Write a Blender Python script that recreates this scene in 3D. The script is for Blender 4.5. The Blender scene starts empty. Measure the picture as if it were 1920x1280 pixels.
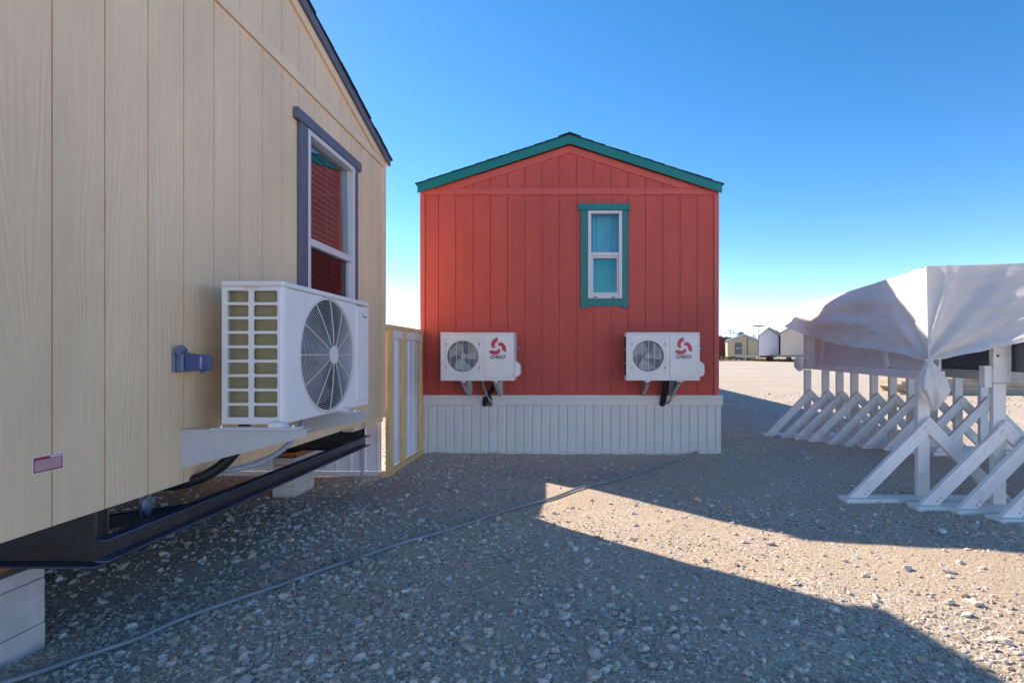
import bpy, bmesh, math, random
import numpy as np
from mathutils import Vector, Matrix, noise as mnoise

random.seed(7)
rng = np.random.default_rng(7)
scene = bpy.context.scene
C = scene.collection

# ------------------------------------------------------------------ camera
CAMZ = 1.163
cam_d = bpy.data.cameras.new('camera')
cam_d.sensor_width = 36.0
cam_d.lens = 977 / 1920 * 36.0
cam_d.shift_x = -113 / 1920
cam_d.shift_y = 25 / 1920
cam_d.clip_start = 0.05
cam_d.clip_end = 6000
cam = bpy.data.objects.new('camera', cam_d)
cam.location = (0, 0, CAMZ)
cam.rotation_euler = (math.radians(90), 0, 0)
C.objects.link(cam)
scene.camera = cam

# ------------------------------------------------------------------ sky and sun
SUN = Vector((-1.04, 0.865, 1.0)).normalized()
world = bpy.data.worlds.new('World')
scene.world = world
world.use_nodes = True
wn = world.node_tree
bg = wn.nodes['Background']
sky = wn.nodes.new('ShaderNodeTexSky')
sky.sky_type = 'NISHITA'
sky.sun_disc = False
sky.sun_elevation = math.asin(SUN.z)
sky.sun_rotation = math.atan2(SUN.x, SUN.y)
sky.altitude = 3500
sky.air_density = 0.56
sky.dust_density = 0.3
sky.ozone_density = 0.3
hsv = wn.nodes.new('ShaderNodeHueSaturation')
hsv.inputs['Saturation'].default_value = 1.36   # clear, deep desert sky
wn.links.new(sky.outputs[0], hsv.inputs['Color'])
tint = wn.nodes.new('ShaderNodeMixRGB')       # neutral white balance of the skylight
tint.blend_type = 'MULTIPLY'
tint.inputs[0].default_value = 1.0
tint.inputs[2].default_value = (1.5, 0.88, 0.70, 1)
wn.links.new(hsv.outputs[0], tint.inputs[1])
wn.links.new(tint.outputs[0], bg.inputs[0])
bg.inputs[1].default_value = 0.15

sun_d = bpy.data.lights.new('sun', 'SUN')
sun_d.energy = 2.0
sun_d.angle = math.radians(0.53)
sun_d.color = (1.0, 0.90, 0.76)
sun = bpy.data.objects.new('sun', sun_d)
sun.rotation_euler = SUN.to_track_quat('Z', 'Y').to_euler()
sun.location = SUN * 60
C.objects.link(sun)

scene.view_settings.view_transform = 'Standard'
scene.view_settings.look = 'None'
scene.view_settings.exposure = 2.05
scene.view_settings.gamma = 1.0
scene.view_settings.use_curve_mapping = False
scene.render.engine = 'CYCLES'
scene.cycles.use_denoising = True
scene.cycles.max_bounces = 10
scene.cycles.diffuse_bounces = 7

# ------------------------------------------------------------------ materials
M = {}


def nodes_of(name):
    m = bpy.data.materials.new(name)
    m.use_nodes = True
    nt = m.node_tree
    return m, nt, nt.nodes['Principled BSDF']


def N(nt, t, **kw):
    n = nt.nodes.new(t)
    for k, v in kw.items():
        setattr(n, k, v)
    return n


def coords(nt, scale=(1, 1, 1)):
    tc = N(nt, 'ShaderNodeTexCoord')
    mp = N(nt, 'ShaderNodeMapping')
    mp.inputs['Scale'].default_value = scale
    nt.links.new(tc.outputs['Object'], mp.inputs[0])
    return mp.outputs[0]


def noise_tex(nt, vec, scale, detail=4, rough=0.55, dist=0.0):
    n = N(nt, 'ShaderNodeTexNoise')
    n.inputs['Scale'].default_value = scale
    n.inputs['Detail'].default_value = detail
    n.inputs['Roughness'].default_value = rough
    n.inputs['Distortion'].default_value = dist
    nt.links.new(vec, n.inputs['Vector'])
    return n.outputs['Fac']


def ramp(nt, fac, stops):
    r = N(nt, 'ShaderNodeValToRGB')
    cr = r.color_ramp
    while len(cr.elements) < len(stops):
        cr.elements.new(0.5)
    for e, (p, c) in zip(cr.elements, stops):
        e.position = p
        e.color = (*c, 1)
    nt.links.new(fac, r.inputs[0])
    return r.outputs[0]


def bump(nt, b, h, strength, dist):
    n = N(nt, 'ShaderNodeBump')
    n.inputs['Strength'].default_value = strength
    n.inputs['Distance'].default_value = dist
    nt.links.new(h, n.inputs['Height'])
    nt.links.new(n.outputs[0], b.inputs['Normal'])
    return n


def scl(c, k):
    return tuple(min(1, x * k) for x in c)


def plain(name, col, rough=0.5, metal=0.0, var=0.12, scale=6, stretch=(1, 1, 1), bmp=0.0, bdist=0.002, bscale=60, spec=0.5):
    m, nt, b = nodes_of(name)
    v = coords(nt, stretch)
    f = noise_tex(nt, v, scale, 6, 0.6)
    nt.links.new(ramp(nt, f, [(0.3, scl(col, 1 - var)), (0.7, scl(col, 1 + var))]), b.inputs['Base Color'])
    b.inputs['Roughness'].default_value = rough
    b.inputs['Metallic'].default_value = metal
    b.inputs['Specular IOR Level'].default_value = spec
    if bmp:
        bump(nt, b, noise_tex(nt, v, bscale, 5, 0.6), bmp, bdist)
    M[name] = m
    return m


def siding(name, col, along, strength=0.45, streak=0.1):
    """embossed wood grain siding; `along` = horizontal axis index of the wall"""
    m, nt, b = nodes_of(name)
    st = [6, 6, 6]
    st[2] = 0.55
    v = coords(nt, tuple(st))
    # shift the grain from board to board
    geo = N(nt, 'ShaderNodeNewGeometry')
    add = N(nt, 'ShaderNodeVectorMath', operation='ADD')
    mul = N(nt, 'ShaderNodeMath', operation='MULTIPLY')
    oi = N(nt, 'ShaderNodeObjectInfo')
    nt.links.new(oi.outputs['Random'], mul.inputs[0])
    mul.inputs[1].default_value = 37.0
    nt.links.new(v, add.inputs[0])
    nt.links.new(mul.outputs[0], add.inputs[1])
    lo = noise_tex(nt, add.outputs[0], 0.75, 2, 0.45, 0.3)
    mm = N(nt, 'ShaderNodeMath', operation='MULTIPLY')
    nt.links.new(lo, mm.inputs[0])
    mm.inputs[1].default_value = 130.0
    sn = N(nt, 'ShaderNodeMath', operation='SINE')
    nt.links.new(mm.outputs[0], sn.inputs[0])
    fine = noise_tex(nt, add.outputs[0], 16, 4, 0.65)
    patchy = noise_tex(nt, coords(nt, (1.5, 1.5, 0.7)), 2.0, 2, 0.5)
    amp = N(nt, 'ShaderNodeMath', operation='MULTIPLY')
    nt.links.new(sn.outputs[0], amp.inputs[0])
    nt.links.new(ramp(nt, patchy, [(0.4, (0.08, 0.08, 0.08)), (0.65, (0.5, 0.5, 0.5))]), amp.inputs[1])
    mx = N(nt, 'ShaderNodeMath', operation='MULTIPLY_ADD')
    nt.links.new(fine, mx.inputs[0])
    mx.inputs[1].default_value = 1.2
    nt.links.new(amp.outputs[0], mx.inputs[2])
    bump(nt, b, mx.outputs[0], strength, 0.0022)
    v2 = coords(nt, (1, 1, 0.35))
    blot = noise_tex(nt, v2, 2.2, 5, 0.6)
    c1 = ramp(nt, blot, [(0.25, scl(col, 0.86)), (0.75, scl(col, 1.10))])
    strk = noise_tex(nt, coords(nt, (1, 1, 0.02)), 55, 3, 0.6)
    ms = N(nt, 'ShaderNodeMixRGB', blend_type='MULTIPLY')
    ms.inputs[0].default_value = 1.0
    nt.links.new(c1, ms.inputs[1])
    nt.links.new(ramp(nt, strk, [(0.3, (1 - streak,) * 3), (0.7, (1 + streak * .6,) * 3)]), ms.inputs[2])
    c1 = ms.outputs[0]
    # faint weathering specks
    sp = noise_tex(nt, coords(nt), 90, 2, 0.5)
    spr = ramp(nt, sp, [(0.68, (0, 0, 0)), (0.78, (0.35, 0.35, 0.35))])
    mix = N(nt, 'ShaderNodeMixRGB')
    nt.links.new(spr, mix.inputs[0])
    nt.links.new(c1, mix.inputs[1])
    mix.inputs[2].default_value = (*scl(col, 0.82), 1)
    nt.links.new(mix.outputs[0], b.inputs['Base Color'])
    b.inputs['Roughness'].default_value = 0.55
    b.inputs['Specular IOR Level'].default_value = 0.35
    M[name] = m


siding('tan_siding', (0.82, 0.59, 0.36), 1, strength=0.5, streak=0.035)
siding('red_siding', (0.58, 0.085, 0.055), 0, strength=0.25)
plain('tan_trim', (0.82, 0.59, 0.36), 0.55, var=0.06, bmp=0.3, bscale=40, stretch=(1, 1, 0.3))
plain('red_trim', (0.60, 0.092, 0.06), 0.5, var=0.06)
plain('teal_paint', (0.0, 0.175, 0.145), 0.45, var=0.06)
plain('slate_paint', (0.115, 0.12, 0.15), 0.5, var=0.08)
plain('shingle', (0.035, 0.035, 0.045), 0.9, var=0.4, scale=60, bmp=0.8, bscale=150)
plain('vinyl_white', (0.66, 0.60, 0.57), 0.35, var=0.04)
plain('unit_white', (0.84, 0.79, 0.73), 0.35, var=0.03, scale=3)
plain('unit_cream', (0.84, 0.78, 0.69), 0.38, var=0.05, scale=5)
plain('guard_white', (0.74, 0.70, 0.63), 0.4, var=0.03)
plain('coil', (0.32, 0.27, 0.14), 0.55, metal=0.3, var=0.15, scale=14, stretch=(1, 1, 8), bmp=0.5, bscale=60)
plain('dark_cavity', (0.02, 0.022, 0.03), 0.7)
plain('fan_plastic', (0.07, 0.085, 0.14), 0.4)
plain('fan_pale', (0.40, 0.42, 0.40), 0.4)
plain('black_steel', (0.03, 0.028, 0.028), 0.25, metal=0.0, var=0.5, scale=9, bmp=0.2, bscale=70, bdist=0.001, spec=0.9)
plain('steel_sky_sheen', (0.075, 0.11, 0.19), 0.3, metal=0.55, var=0.35, scale=12)  # flange edges: blue sky reflection put into the colour
plain('black_rubber', (0.012, 0.012, 0.014), 0.5)
plain('galv', (0.46, 0.46, 0.45), 0.42, metal=0.65, var=0.1, scale=25)
plain('bracket_paint', (0.62, 0.59, 0.55), 0.45, var=0.05, scale=9)
plain('conduit_grey', (0.33, 0.35, 0.39), 0.5, var=0.1)
plain('hose_grey', (0.25, 0.26, 0.27), 0.55, var=0.22, scale=9)
plain('sheet_white', (0.78, 0.78, 0.80), 0.3, metal=0.0, var=0.06, scale=5)
plain('skirt_grey', (0.74, 0.68, 0.60), 0.5, var=0.05, scale=4)
plain('skirt_band', (0.78, 0.70, 0.60), 0.5, var=0.05, scale=4)
plain('concrete', (0.58, 0.53, 0.48), 0.9, var=0.14, scale=9, bmp=0.7, bscale=120, bdist=0.003)
plain('shim_wood', (0.50, 0.20, 0.06), 0.7, var=0.25, scale=20, stretch=(6, 1, 6))
plain('pine', (0.82, 0.52, 0.22), 0.65, var=0.22, scale=9, stretch=(5, 5, 0.5), bmp=0.3, bscale=40)
plain('bright_bolt', (0.7, 0.72, 0.75), 0.25, metal=0.9)
plain('red_print', (0.33, 0.022, 0.03), 0.4, var=0.05)
plain('white_print', (0.75, 0.68, 0.68), 0.5, var=0.03)
plain('logo_red', (0.62, 0.035, 0.075), 0.4, var=0.05)
plain('logo_black', (0.06, 0.06, 0.065), 0.45)
plain('logo_green', (0.02, 0.30, 0.12), 0.45)
plain('box_blue', (0.14, 0.17, 0.26), 0.3, var=0.1)
plain('box_smoke', (0.07, 0.10, 0.22), 0.12, var=0.1)
plain('blue_scrap', (0.20, 0.22, 0.27), 0.35, var=0.5, scale=25, bmp=0.6, bscale=40)
plain('curtain', (0.42, 0.82, 0.72), 0.8, var=0.06)
plain('blind', (0.70, 0.66, 0.62), 0.5, var=0.03)
plain('room_dark', (0.03, 0.03, 0.035), 0.9)
plain('white_lumber', (0.80, 0.76, 0.70), 0.6, var=0.1, scale=7, stretch=(1, 1, 1), bmp=0.25, bscale=35)
m = M['white_lumber']
nt = m.node_tree
b = nt.nodes['Principled BSDF']
src = b.inputs['Base Color'].links[0].from_socket
vk = N(nt, 'ShaderNodeTexVoronoi')
vk.inputs['Scale'].default_value = 3.2
vk.inputs['Randomness'].default_value = 1.0
nt.links.new(coords(nt), vk.inputs['Vector'])
kn = ramp(nt, vk.outputs['Distance'], [(0.055, (0.55, 0.55, 0.55)), (0.075, (0, 0, 0))])
mk = N(nt, 'ShaderNodeMixRGB')
nt.links.new(kn, mk.inputs[0])
nt.links.new(src, mk.inputs[1])
mk.inputs[2].default_value = (0.30, 0.24, 0.18, 1)
scf = ramp(nt, noise_tex(nt, coords(nt), 26, 6, 0.75), [(0.60, (0, 0, 0)), (0.72, (0.5, 0.5, 0.5))])
mk2 = N(nt, 'ShaderNodeMixRGB')
nt.links.new(scf, mk2.inputs[0])
nt.links.new(mk.outputs[0], mk2.inputs[1])
mk2.inputs[2].default_value = (0.46, 0.40, 0.33, 1)
nt.links.new(mk2.outputs[0], b.inputs['Base Color'])
plain('board_white', (0.62, 0.60, 0.60), 0.55, var=0.06)
plain('panel_shaded', (0.15, 0.155, 0.18), 0.6, var=0.08)  # shade beneath the tarp painted in as a dark tone
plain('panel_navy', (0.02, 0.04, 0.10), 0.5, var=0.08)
plain('knot', (0.12, 0.07, 0.04), 0.7, var=0.3, scale=60)
plain('tan_plank', (0.42, 0.34, 0.24), 0.75, var=0.2, scale=4)
plain('far_yellow', (0.52, 0.43, 0.27), 0.7, var=0.04)
plain('far_white', (0.62, 0.66, 0.74), 0.6, var=0.03)
plain('far_tan', (0.56, 0.46, 0.36), 0.7, var=0.03)
plain('far_maroon', (0.24, 0.05, 0.05), 0.7, var=0.05)
plain('far_roof', (0.10, 0.10, 0.095), 0.9, var=0.15)
plain('far_glass', (0.05, 0.09, 0.12), 0.15)
plain('far_trim', (0.16, 0.10, 0.10), 0.6)
plain('tyre', (0.02, 0.02, 0.02), 0.8)
plain('rust_hub', (0.16, 0.045, 0.03), 0.7, var=0.3, scale=20)
plain('pole_grey', (0.16, 0.15, 0.14), 0.7)
plain('bark', (0.10, 0.075, 0.05), 0.9, var=0.3, scale=12)
plain('leaf_dark', (0.055, 0.085, 0.03), 0.7, var=0.4, scale=2)
plain('leaf_pale', (0.13, 0.13, 0.06), 0.7, var=0.35, scale=2)
plain('dry_grass', (0.30, 0.27, 0.09), 0.9, var=0.35, scale=3)
plain('straw', (0.48, 0.40, 0.25), 0.8, var=0.2)
plain('hill', (0.13, 0.15, 0.17), 0.9, var=0.2, scale=0.01)

# glass
m, nt, b = nodes_of('pane_glass')
nt.nodes.remove(b)
out = nt.nodes['Material Output']
tr = N(nt, 'ShaderNodeBsdfTransparent')
tr.inputs[0].default_value = (0.72, 0.86, 0.90, 1)
gl = N(nt, 'ShaderNodeBsdfGlossy')
gl.inputs['Roughness'].default_value = 0.02
gl.inputs[0].default_value = (0.9, 0.95, 1, 1)
lw = N(nt, 'ShaderNodeLayerWeight')
lw.inputs[0].default_value = 0.5
pw = N(nt, 'ShaderNodeMath', operation='POWER')
nt.links.new(lw.outputs['Facing'], pw.inputs[0])
pw.inputs[1].default_value = 2.0
fr = N(nt, 'ShaderNodeMath', operation='MULTIPLY_ADD')
nt.links.new(pw.outputs[0], fr.inputs[0])
fr.inputs[1].default_value = 0.62
fr.inputs[2].default_value = 0.06
mixs = N(nt, 'ShaderNodeMixShader')
nt.links.new(fr.outputs[0], mixs.inputs[0])
nt.links.new(tr.outputs[0], mixs.inputs[1])
nt.links.new(gl.outputs[0], mixs.inputs[2])
nt.links.new(mixs.outputs[0], out.inputs[0])
M['pane_glass'] = m
m = m.copy()
m.name = 'screened_glass'
for n_ in m.node_tree.nodes:
    if n_.type == 'BSDF_TRANSPARENT':
        n_.inputs[0].default_value = (0.42, 0.40, 0.50, 1)
    if n_.type == 'MATH' and n_.operation == 'MULTIPLY_ADD':
        n_.inputs[1].default_value = 0.22
M['screened_glass'] = m
m = M['pane_glass'].copy()
m.name = 'teal_glass'
for n_ in m.node_tree.nodes:
    if n_.type == 'BSDF_TRANSPARENT':
        n_.inputs[0].default_value = (0.50, 0.80, 0.78, 1)
M['teal_glass'] = m

# tarp cloth: diffuse with some light coming through
m, nt, b = nodes_of('tarp_cloth')
v = coords(nt)
f = noise_tex(nt, v, 3, 5, 0.6)
col = ramp(nt, f, [(0.3, (0.84, 0.80, 0.75)), (0.7, (0.90, 0.86, 0.80))])
nt.links.new(col, b.inputs['Base Color'])
b.inputs['Roughness'].default_value = 0.6
b.inputs['Specular IOR Level'].default_value = 0.25
trl = N(nt, 'ShaderNodeBsdfTranslucent')
nt.links.new(col, trl.inputs[0])
mixs = N(nt, 'ShaderNodeMixShader')
mixs.inputs[0].default_value = 0.28
out = nt.nodes['Material Output']
nt.links.new(b.outputs[0], mixs.inputs[1])
nt.links.new(trl.outputs[0], mixs.inputs[2])
nt.links.new(mixs.outputs[0], out.inputs[0])
bump(nt, b, noise_tex(nt, v, 14, 5, 0.65), 0.35, 0.01)
M['tarp_cloth'] = m

# stones: one colour per stone
m, nt, b = nodes_of('stone')
geo = N(nt, 'ShaderNodeNewGeometry')
c1 = ramp(nt, geo.outputs['Random Per Island'], [
    (0.0, (0.32, 0.26, 0.21)), (0.12, (0.55, 0.44, 0.34)), (0.3, (0.68, 0.55, 0.43)), (0.48, (0.58, 0.51, 0.44)),
    (0.66, (0.78, 0.66, 0.53)), (0.8, (0.62, 0.42, 0.29)), (0.9, (0.88, 0.79, 0.69)), (1.0, (0.48, 0.44, 0.41))])
v = coords(nt)
f = noise_tex(nt, v, 70, 4, 0.6)
mx = N(nt, 'ShaderNodeMixRGB', blend_type='MULTIPLY')
mx.inputs[0].default_value = 1
nt.links.new(c1, mx.inputs[1])
nt.links.new(ramp(nt, f, [(0.3, (0.78, 0.76, 0.74)), (0.7, (1.08, 1.06, 1.04))]), mx.inputs[2])
nt.links.new(mx.outputs[0], b.inputs['Base Color'])
b.inputs['Roughness'].default_value = 0.85
b.inputs['Specular IOR Level'].default_value = 0.25
bump(nt, b, noise_tex(nt, v, 160, 4, 0.6), 0.5, 0.002)
M['stone'] = m

# ground: dirt with fine grit
m, nt, b = nodes_of('dirt')
v = coords(nt)
big = noise_tex(nt, v, 0.45, 6, 0.6, 0.4)
dirt_c = ramp(nt, big, [(0.30, (0.54, 0.40, 0.28)), (0.5, (0.62, 0.48, 0.35)), (0.68, (0.70, 0.58, 0.45))])
vo = N(nt, 'ShaderNodeTexVoronoi')
vo.inputs['Scale'].default_value = 75
wob = N(nt, 'ShaderNodeTexNoise')
wob.inputs['Scale'].default_value = 14
wob.inputs['Detail'].default_value = 3
nt.links.new(v, wob.inputs['Vector'])
wadd = N(nt, 'ShaderNodeVectorMath', operation='MULTIPLY_ADD')
nt.links.new(wob.outputs['Color'], wadd.inputs[0])
wadd.inputs[1].default_value = (0.05, 0.05, 0.05)
nt.links.new(v, wadd.inputs[2])
nt.links.new(wadd.outputs[0], vo.inputs['Vector'])
sep = N(nt, 'ShaderNodeSeparateColor')
nt.links.new(vo.outputs['Color'], sep.inputs[0])
peb = ramp(nt, sep.outputs[0], [(0.0, (0.26, 0.20, 0.15)), (0.35, (0.50, 0.39, 0.29)), (0.75, (0.70, 0.58, 0.46)), (1, (0.88, 0.79, 0.68))])
# which cells are grit: a second random channel
gate = ramp(nt, sep.outputs[1], [(0.36, (0, 0, 0)), (0.46, (0.95, 0.95, 0.95))])
dust_m = ramp(nt, noise_tex(nt, v, 1.3, 5, 0.6, 0.6), [(0.38, (0.25, 0.25, 0.25)), (0.56, (1, 1, 1))])
gm_ = N(nt, 'ShaderNodeMixRGB', blend_type='MULTIPLY')
gm_.inputs[0].default_value = 1.0
nt.links.new(gate, gm_.inputs[1])
nt.links.new(dust_m, gm_.inputs[2])
gate = gm_.outputs[0]
mx = N(nt, 'ShaderNodeMixRGB')
nt.links.new(gate, mx.inputs[0])
nt.links.new(dirt_c, mx.inputs[1])
nt.links.new(peb, mx.inputs[2])
# coarser pebbles, for the ground too far off for single stones
vo2 = N(nt, 'ShaderNodeTexVoronoi')
vo2.inputs['Scale'].default_value = 22
nt.links.new(v, vo2.inputs['Vector'])
sep2 = N(nt, 'ShaderNodeSeparateColor')
nt.links.new(vo2.outputs['Color'], sep2.inputs[0])
gate2 = ramp(nt, sep2.outputs[1], [(0.55, (0, 0, 0)), (0.62, (0.7, 0.7, 0.7))])
peb2 = ramp(nt, sep2.outputs[0], [(0.0, (0.36, 0.31, 0.27)), (0.5, (0.54, 0.47, 0.40)), (1, (0.70, 0.64, 0.57))])
sxyz = N(nt, 'ShaderNodeSeparateXYZ')
nt.links.new(v, sxyz.inputs[0])
far = N(nt, 'ShaderNodeMapRange')
far.inputs[1].default_value = 7
far.inputs[2].default_value = 16
nt.links.new(sxyz.outputs[1], far.inputs[0])
mlt = N(nt, 'ShaderNodeMath', operation='MULTIPLY')
nt.links.new(gate2, mlt.inputs[0])
nt.links.new(far.outputs[0], mlt.inputs[1])
mx2 = N(nt, 'ShaderNodeMixRGB')
nt.links.new(mlt.outputs[0], mx2.inputs[0])
nt.links.new(mx.outputs[0], mx2.inputs[1])
nt.links.new(peb2, mx2.inputs[2])
fine = noise_tex(nt, v, 240, 3, 0.6)
mx3 = N(nt, 'ShaderNodeMixRGB', blend_type='MULTIPLY')
mx3.inputs[0].default_value = 1
nt.links.new(mx2.outputs[0], mx3.inputs[1])
nt.links.new(ramp(nt, fine, [(0.3, (0.75, 0.74, 0.73)), (0.7, (1.12, 1.12, 1.12))]), mx3.inputs[2])
nt.links.new(mx3.outputs[0], b.inputs['Base Color'])
b.inputs['Roughness'].default_value = 0.95
b.inputs['Specular IOR Level'].default_value = 0.15
inv = N(nt, 'ShaderNodeMath', operation='MULTIPLY_ADD')
nt.links.new(vo.outputs['Distance'], inv.inputs[0])
inv.inputs[1].default_value = -0.35
nt.links.new(noise_tex(nt, v, 26, 9, 0.78, 0.5), inv.inputs[2])
bump(nt, b, inv.outputs[0], 0.9, 0.012)
M['dirt'] = m


# ------------------------------------------------------------------ mesh helpers
class MB:
    def __init__(self):
        self.v, self.f = [], []

    def quad_prism(self, pts, d):
        """closed polygon pts (3d) extruded by vector d"""
        n = len(pts)
        o = len(self.v)
        d = Vector(d)
        self.v += [tuple(p) for p in pts] + [tuple(Vector(p) + d) for p in pts]
        self.f.append(tuple(o + i for i in range(n))[::-1])
        self.f.append(tuple(o + n + i for i in range(n)))
        for i in range(n):
            j = (i + 1) % n
            self.f.append((o + i, o + j, o + n + j, o + n + i))
        return self

    def box(self, x0, x1, y0, y1, z0, z1):
        return self.quad_prism([(x0, y0, z0), (x1, y0, z0), (x1, y1, z0), (x0, y1, z0)], (0, 0, z1 - z0))

    def beam(self, p, q, w, h, up=(0, 0, 1)):
        p, q = Vector(p), Vector(q)
        d = q - p
        a = d.cross(Vector(up)).normalized()
        u = a.cross(d).normalized()
        pts = [p + a * sx * w / 2 + u * sz * h / 2 for sx, sz in ((-1, -1), (1, -1), (1, 1), (-1, 1))]
        return self.quad_prism(pts, d)

    def tube(self, path, r, n=8, caps=True, closed=False):
        pts = [Vector(p) for p in path]
        m = len(pts)
        rs = r if isinstance(r, (list, tuple)) else [r] * m
        o = len(self.v)
        prev = None
        for i, p in enumerate(pts):
            if closed:
                t = pts[(i + 1) % m] - pts[i - 1]
            else:
                t = pts[min(i + 1, m - 1)] - pts[max(i - 1, 0)]
            t.normalize()
            if prev is None:
                a = t.cross(Vector((0, 0, 1)))
                if a.length < 0.05:
                    a = t.cross(Vector((1, 0, 0)))
            else:
                a = prev - t * prev.dot(t)
            a.normalize()
            prev = a
            bb = t.cross(a)
            for k in range(n):
                an = 2 * math.pi * k / n
                self.v.append(tuple(p + (a * math.cos(an) + bb * math.sin(an)) * rs[i]))
        for i in range(m if closed else m - 1):
            for k in range(n):
                k2 = (k + 1) % n
                i2 = (i + 1) % m
                self.f.append((o + i * n + k, o + i * n + k2, o + i2 * n + k2, o + i2 * n + k))
        if caps and not closed:
            self.f.append(tuple(o + k for k in range(n))[::-1])
            self.f.append(tuple(o + (m - 1) * n + k for k in range(n)))
        return self

    def cyl(self, p, q, r, n=20):
        return self.tube([p, q], r, n)

    def grid(self, fn, nu, nv):
        o = len(self.v)
        for i in range(nu + 1):
            for j in range(nv + 1):
                self.v.append(tuple(fn(i / nu, j / nv)))
        for i in range(nu):
            for j in range(nv):
                a = o + i * (nv + 1) + j
                self.f.append((a, a + nv + 1, a + nv + 2, a + 1))
        return self

    def hole_plate(self, to3, rect, inner, d):
        """plate: rectangle rect=(u0,u1,v0,v1) with a hole whose outline is inner (list of (u,v) counter-clockwise), thickness vector d"""
        u0, u1, v0, v1 = rect
        n = len(inner)
        cu = sum(p[0] for p in inner) / n
        cv = sum(p[1] for p in inner) / n
        outer = []
        for (u, v) in inner:
            du, dv = u - cu, v - cv
            ts = []
            if du > 1e-9: ts.append((u1 - cu) / du)
            if du < -1e-9: ts.append((u0 - cu) / du)
            if dv > 1e-9: ts.append((v1 - cv) / dv)
            if dv < -1e-9: ts.append((v0 - cv) / dv)
            t = min(ts)
            outer.append([cu + du * t, cv + dv * t])
        for c in ((u0, v0), (u1, v0), (u1, v1), (u0, v1)):   # snap nearest to each corner
            k = min(range(n), key=lambda i: (outer[i][0] - c[0]) ** 2 + (outer[i][1] - c[1]) ** 2)
            outer[k] = list(c)
        o = len(self.v)
        d = Vector(d)
        for ring in (inner, outer):
            for p in ring:
                self.v.append(tuple(to3(*p)))
        for ring in (inner, outer):
            for p in ring:
                self.v.append(tuple(Vector(to3(*p)) + d))
        for i in range(n):
            j = (i + 1) % n
            I, O, I2, O2 = o, o + n, o + 2 * n, o + 3 * n
            self.f.append((I + i, I + j, O + j, O + i))
            self.f.append((I2 + i, O2 + i, O2 + j, I2 + j))
            self.f.append((I + i, I2 + i, I2 + j, I + j))
            self.f.append((O + i, O + j, O2 + j, O2 + i))
        return self

    def build(self, name, mat, parent=None, bevel=0.0, smooth=False, loc=None, fix=True, seg=2):
        off = Vector((0, 0, 0))
        if parent is not None:
            r = parent
            while r.parent:
                r = r.parent
            off = r.location.copy()
        elif loc is not None:
            off = Vector(loc)
        elif self.v:
            a = np.array(self.v)
            off = Vector(((a[:, 0].min() + a[:, 0].max()) / 2, (a[:, 1].min() + a[:, 1].max()) / 2, a[:, 2].min()))
        me = bpy.data.meshes.new(name)
        me.from_pydata([(x - off.x, y - off.y, z - off.z) for x, y, z in self.v], [], self.f)
        if fix:
            bm = bmesh.new()
            bm.from_mesh(me)
            bmesh.ops.recalc_face_normals(bm, faces=bm.faces)
            bm.to_mesh(me)
            bm.free()
        me.materials.append(M[mat])
        o = bpy.data.objects.new(name, me)
        C.objects.link(o)
        if parent is not None:
            o.parent = parent
        else:
            o.location = off
        if smooth:
            me.polygons.foreach_set('use_smooth', [True] * len(me.polygons))
        if bevel:
            md = o.modifiers.new('bevel', 'BEVEL')
            md.width = bevel
            md.segments = seg
            md.limit_method = 'ANGLE'
            md.angle_limit = math.radians(40)
        return o


def tag(o, label=None, cat=None, group=None, kind=None):
    if label: o['label'] = label
    if cat: o['category'] = cat
    if group: o['group'] = group
    if kind: o['kind'] = kind
    return o


def thing(name, loc, label, cat, group=None):
    o = bpy.data.objects.new(name, None)
    o.empty_display_size = 0.1
    C.objects.link(o)
    o.location = loc
    return tag(o, label, cat, group)


def copy_tree(o, parent=None):
    c = o.copy()
    C.objects.link(c)
    if parent is not None:
        c.parent = parent
    for ch in list(o.children):
        copy_tree(ch, c)
    return c


def bez(pts, n=10):
    """Catmull-Rom through pts"""
    P = [Vector(p) for p in pts]
    out = []
    for i in range(len(P) - 1):
        p0, p1, p2, p3 = P[max(i - 1, 0)], P[i], P[i + 1], P[min(i + 2, len(P) - 1)]
        for k in range(n):
            t = k / n
            out.append(0.5 * ((2 * p1) + (p2 - p0) * t + (2 * p0 - 5 * p1 + 4 * p2 - p3) * t * t + (3 * p1 - p0 - 3 * p2 + p3) * t ** 3))
    out.append(P[-1])
    return out


def rrect(u0, u1, v0, v1, r, n=4):
    out = []
    for cx, cy, a0 in ((u1 - r, v0 + r, -90), (u1 - r, v1 - r, 0), (u0 + r, v1 - r, 90), (u0 + r, v0 + r, 180)):
        for k in range(n + 1):
            a = math.radians(a0 + 90 * k / n)
            out.append((cx + r * math.cos(a), cy + r * math.sin(a)))
    return out


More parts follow.
